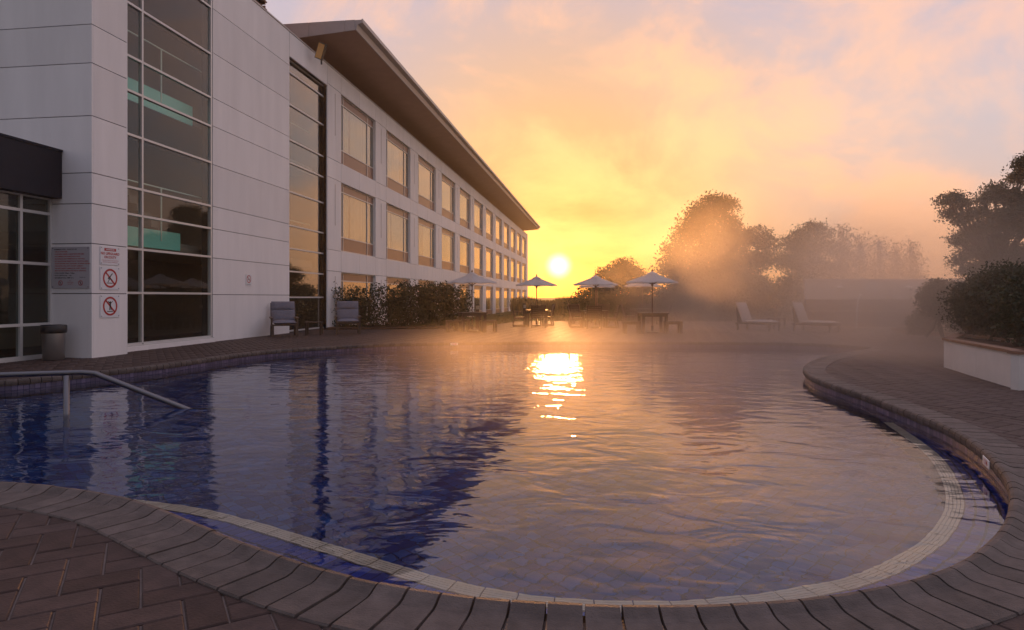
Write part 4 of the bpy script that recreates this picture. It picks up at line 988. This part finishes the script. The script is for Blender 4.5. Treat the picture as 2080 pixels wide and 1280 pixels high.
for k, (px, top, dn, sub, lb) in enumerate(((690, 583, 9, 150, 'sparse leafy shrub against the pilaster behind the cushioned chair'), (735, 585, 12, 230, 'loose leafy shrub in front of the ground floor window'), (788, 583, 12, 250, 'loose leafy shrub showing white wall between its leaves'), (835, 578, 14, 420, 'dense dark shrub in the middle of the hedge'), (880, 578, 16, 520, 'dense dark shrub next to the picnic table end of the hedge'), (920, 584, 14, 420, 'end shrub of the hedge behind the picnic table'))):
    zc = 27.4+.12*k; lob = []
    for j in range(5):
        y = top+10+j*18
        for sd in (-1, 0, 1): lob.append((px+sd*18+((j*5+k*3) % 7-3), y+(sd*3), 13, zc))
    plant('hedge_shrub', lb, 'shrub', LB(px, zc, .05), lob, .12, 9, sub, 80+k, 'leaf_dark', .025, group='hedge shrubs by the building', crown='foliage', stems=4)
# reed-like far hedge beyond the lawn
g = np.random.default_rng(5); n_ = 9000
zc = g.uniform(60, 74, n_); px = g.uniform(1040, 1330, n_); x = (px-CX)/F*zc
bx, by = x*CA-zc*SA, x*SA+zc*CA; hh = g.uniform(.9, 1.75, n_)*(1+.12*np.sin(x*1.3)); w_ = g.uniform(.05, .14, n_)
lx, ly = g.normal(size=n_)*.12, g.normal(size=n_)*.12; th = g.uniform(0, math.pi, n_)
V = np.stack([np.stack([bx-w_*np.cos(th), by-w_*np.sin(th), np.full(n_, LZ)], 1), np.stack([bx+w_*np.cos(th), by+w_*np.sin(th), np.full(n_, LZ)], 1),
              np.stack([bx+lx+w_*.5*np.cos(th), by+ly, LZ+hh*.8], 1), np.stack([bx+lx*1.4, by+ly*1.4, LZ+hh], 1)], 1).reshape(-1, 3)
o = link(bpy.data.objects.new('tall_grass', quick_mesh('tall_grass', V, np.arange(len(V)).reshape(-1,4), M['leaf_warm'])))
tag(o, 'band of tall grass beyond the lawn below the sun', 'grass', kind='stuff')
g = np.random.default_rng(6); n_ = 26000
zc = 27+g.uniform(0, 1, n_)**1.5*34; px = g.uniform(940, 1420, n_); x = (px-CX)/F*zc
bx, by = x*CA-zc*SA, x*SA+zc*CA
keep = ~in_poly(terr_poly, bx, by) & (bx > X0+.1); bx, by = bx[keep], by[keep]; n_ = len(bx)
hh = g.uniform(.05, .16, n_); w_ = g.uniform(.01, .03, n_); th = g.uniform(0, math.pi, n_); lx = g.normal(size=n_)*.04
V = np.stack([np.stack([bx-w_*np.cos(th), by-w_*np.sin(th), np.full(n_, LZ)], 1), np.stack([bx+w_*np.cos(th), by+w_*np.sin(th), np.full(n_, LZ)], 1),
              np.stack([bx+lx+w_*.4, by+lx, LZ+hh*.8], 1), np.stack([bx+lx*1.3, by, LZ+hh], 1)], 1).reshape(-1, 3)
o = link(bpy.data.objects.new('lawn_blades', quick_mesh('lawn_blades', V, np.arange(len(V)).reshape(-1,4), M['leaf'])))
tag(o, 'rough grass blades on the lawn behind the terrace', 'grass', kind='stuff')

# ================================================================== AIR
def volume(name, dens, color, aniso, build_nodes=None):
    m = bpy.data.materials.new(name); m.use_nodes = True; n, l = m.node_tree.nodes, m.node_tree.links; n.clear()
    v = N(n, 'ShaderNodeVolumePrincipled'); v.inputs['Color'].default_value = (*color, 1); v.inputs['Density'].default_value = dens; v.inputs['Anisotropy'].default_value = aniso
    o = N(n, 'ShaderNodeOutputMaterial'); l.new(v.outputs[0], o.inputs['Volume'])
    if build_nodes: build_nodes(n, l, v)
    return m
hz = MB().box(-60, 60, -12, 125, -2.5, 17).build('haze', volume('haze_air', .0008, (.97, .90, .84), .6)); hz['kind'] = 'stuff'
def steam_nodes(n, l, v, dens=.21):                             # drifting banks: noise thinned with height and towards the sides of the plume
    t = N(n, 'ShaderNodeTexCoord'); ge = N(n, 'ShaderNodeNewGeometry')
    nz = N(n, 'ShaderNodeTexNoise', i_Scale=.22, i_Detail=5.0, i_Roughness=.6, i_Distortion=.6); l.new(ge.outputs['Position'], nz.inputs['Vector'])
    r1 = N(n, 'ShaderNodeMapRange', interpolation_type='SMOOTHSTEP'); r1.inputs[1].default_value = .26; r1.inputs[2].default_value = .76; l.new(nz.outputs[0], r1.inputs[0])
    ln = N(n, 'ShaderNodeVectorMath', operation='LENGTH'); l.new(t.outputs['Object'], ln.inputs[0])
    r2 = N(n, 'ShaderNodeMapRange', interpolation_type='SMOOTHSTEP'); r2.inputs[1].default_value = 1.0; r2.inputs[2].default_value = .25; r2.inputs[3].default_value = 0; r2.inputs[4].default_value = 1; l.new(ln.outputs['Value'], r2.inputs[0])
    m1 = N(n, 'ShaderNodeMath', operation='MULTIPLY'); l.new(r1.outputs[0], m1.inputs[0]); l.new(r2.outputs[0], m1.inputs[1])
    m2 = N(n, 'ShaderNodeMath', operation='MULTIPLY'); l.new(m1.outputs[0], m2.inputs[0]); m2.inputs[1].default_value = dens
    l.new(m2.outputs[0], v.inputs['Density'])
sm = volume('steam_air', .0, (.98, .88, .79), .72, steam_nodes)
sm2 = volume('water_mist_air', .0, (.98, .88, .79), .72, lambda n, l, v: steam_nodes(n, l, v, .085))
def plume(c, r, m, name='steam'):
    n_ = 20; mb = MB(); mb.lathe([(math.cos(t)*1.0, math.sin(t)) for t in np.linspace(-math.pi/2+.02, math.pi/2-.02, 11)], n=n_)
    mb.f += [tuple(reversed(range(n_))), tuple(10*n_+k for k in range(n_))]
    o = mb.build(name, m); o.location = c; o.scale = r; tag(o, kind='stuff'); return o
p = zc_at(1710, 25); plume((p.x, p.y, .8), (11.0, 11, 6.2), sm)
p = zc_at(1430, 13.0); plume((p.x, p.y, -.1), (8.5, 6.5, 1.3), sm)
p = zc_at(1960, 14.5); plume((p.x, p.y, .5), (6.5, 7, 4.2), sm2)
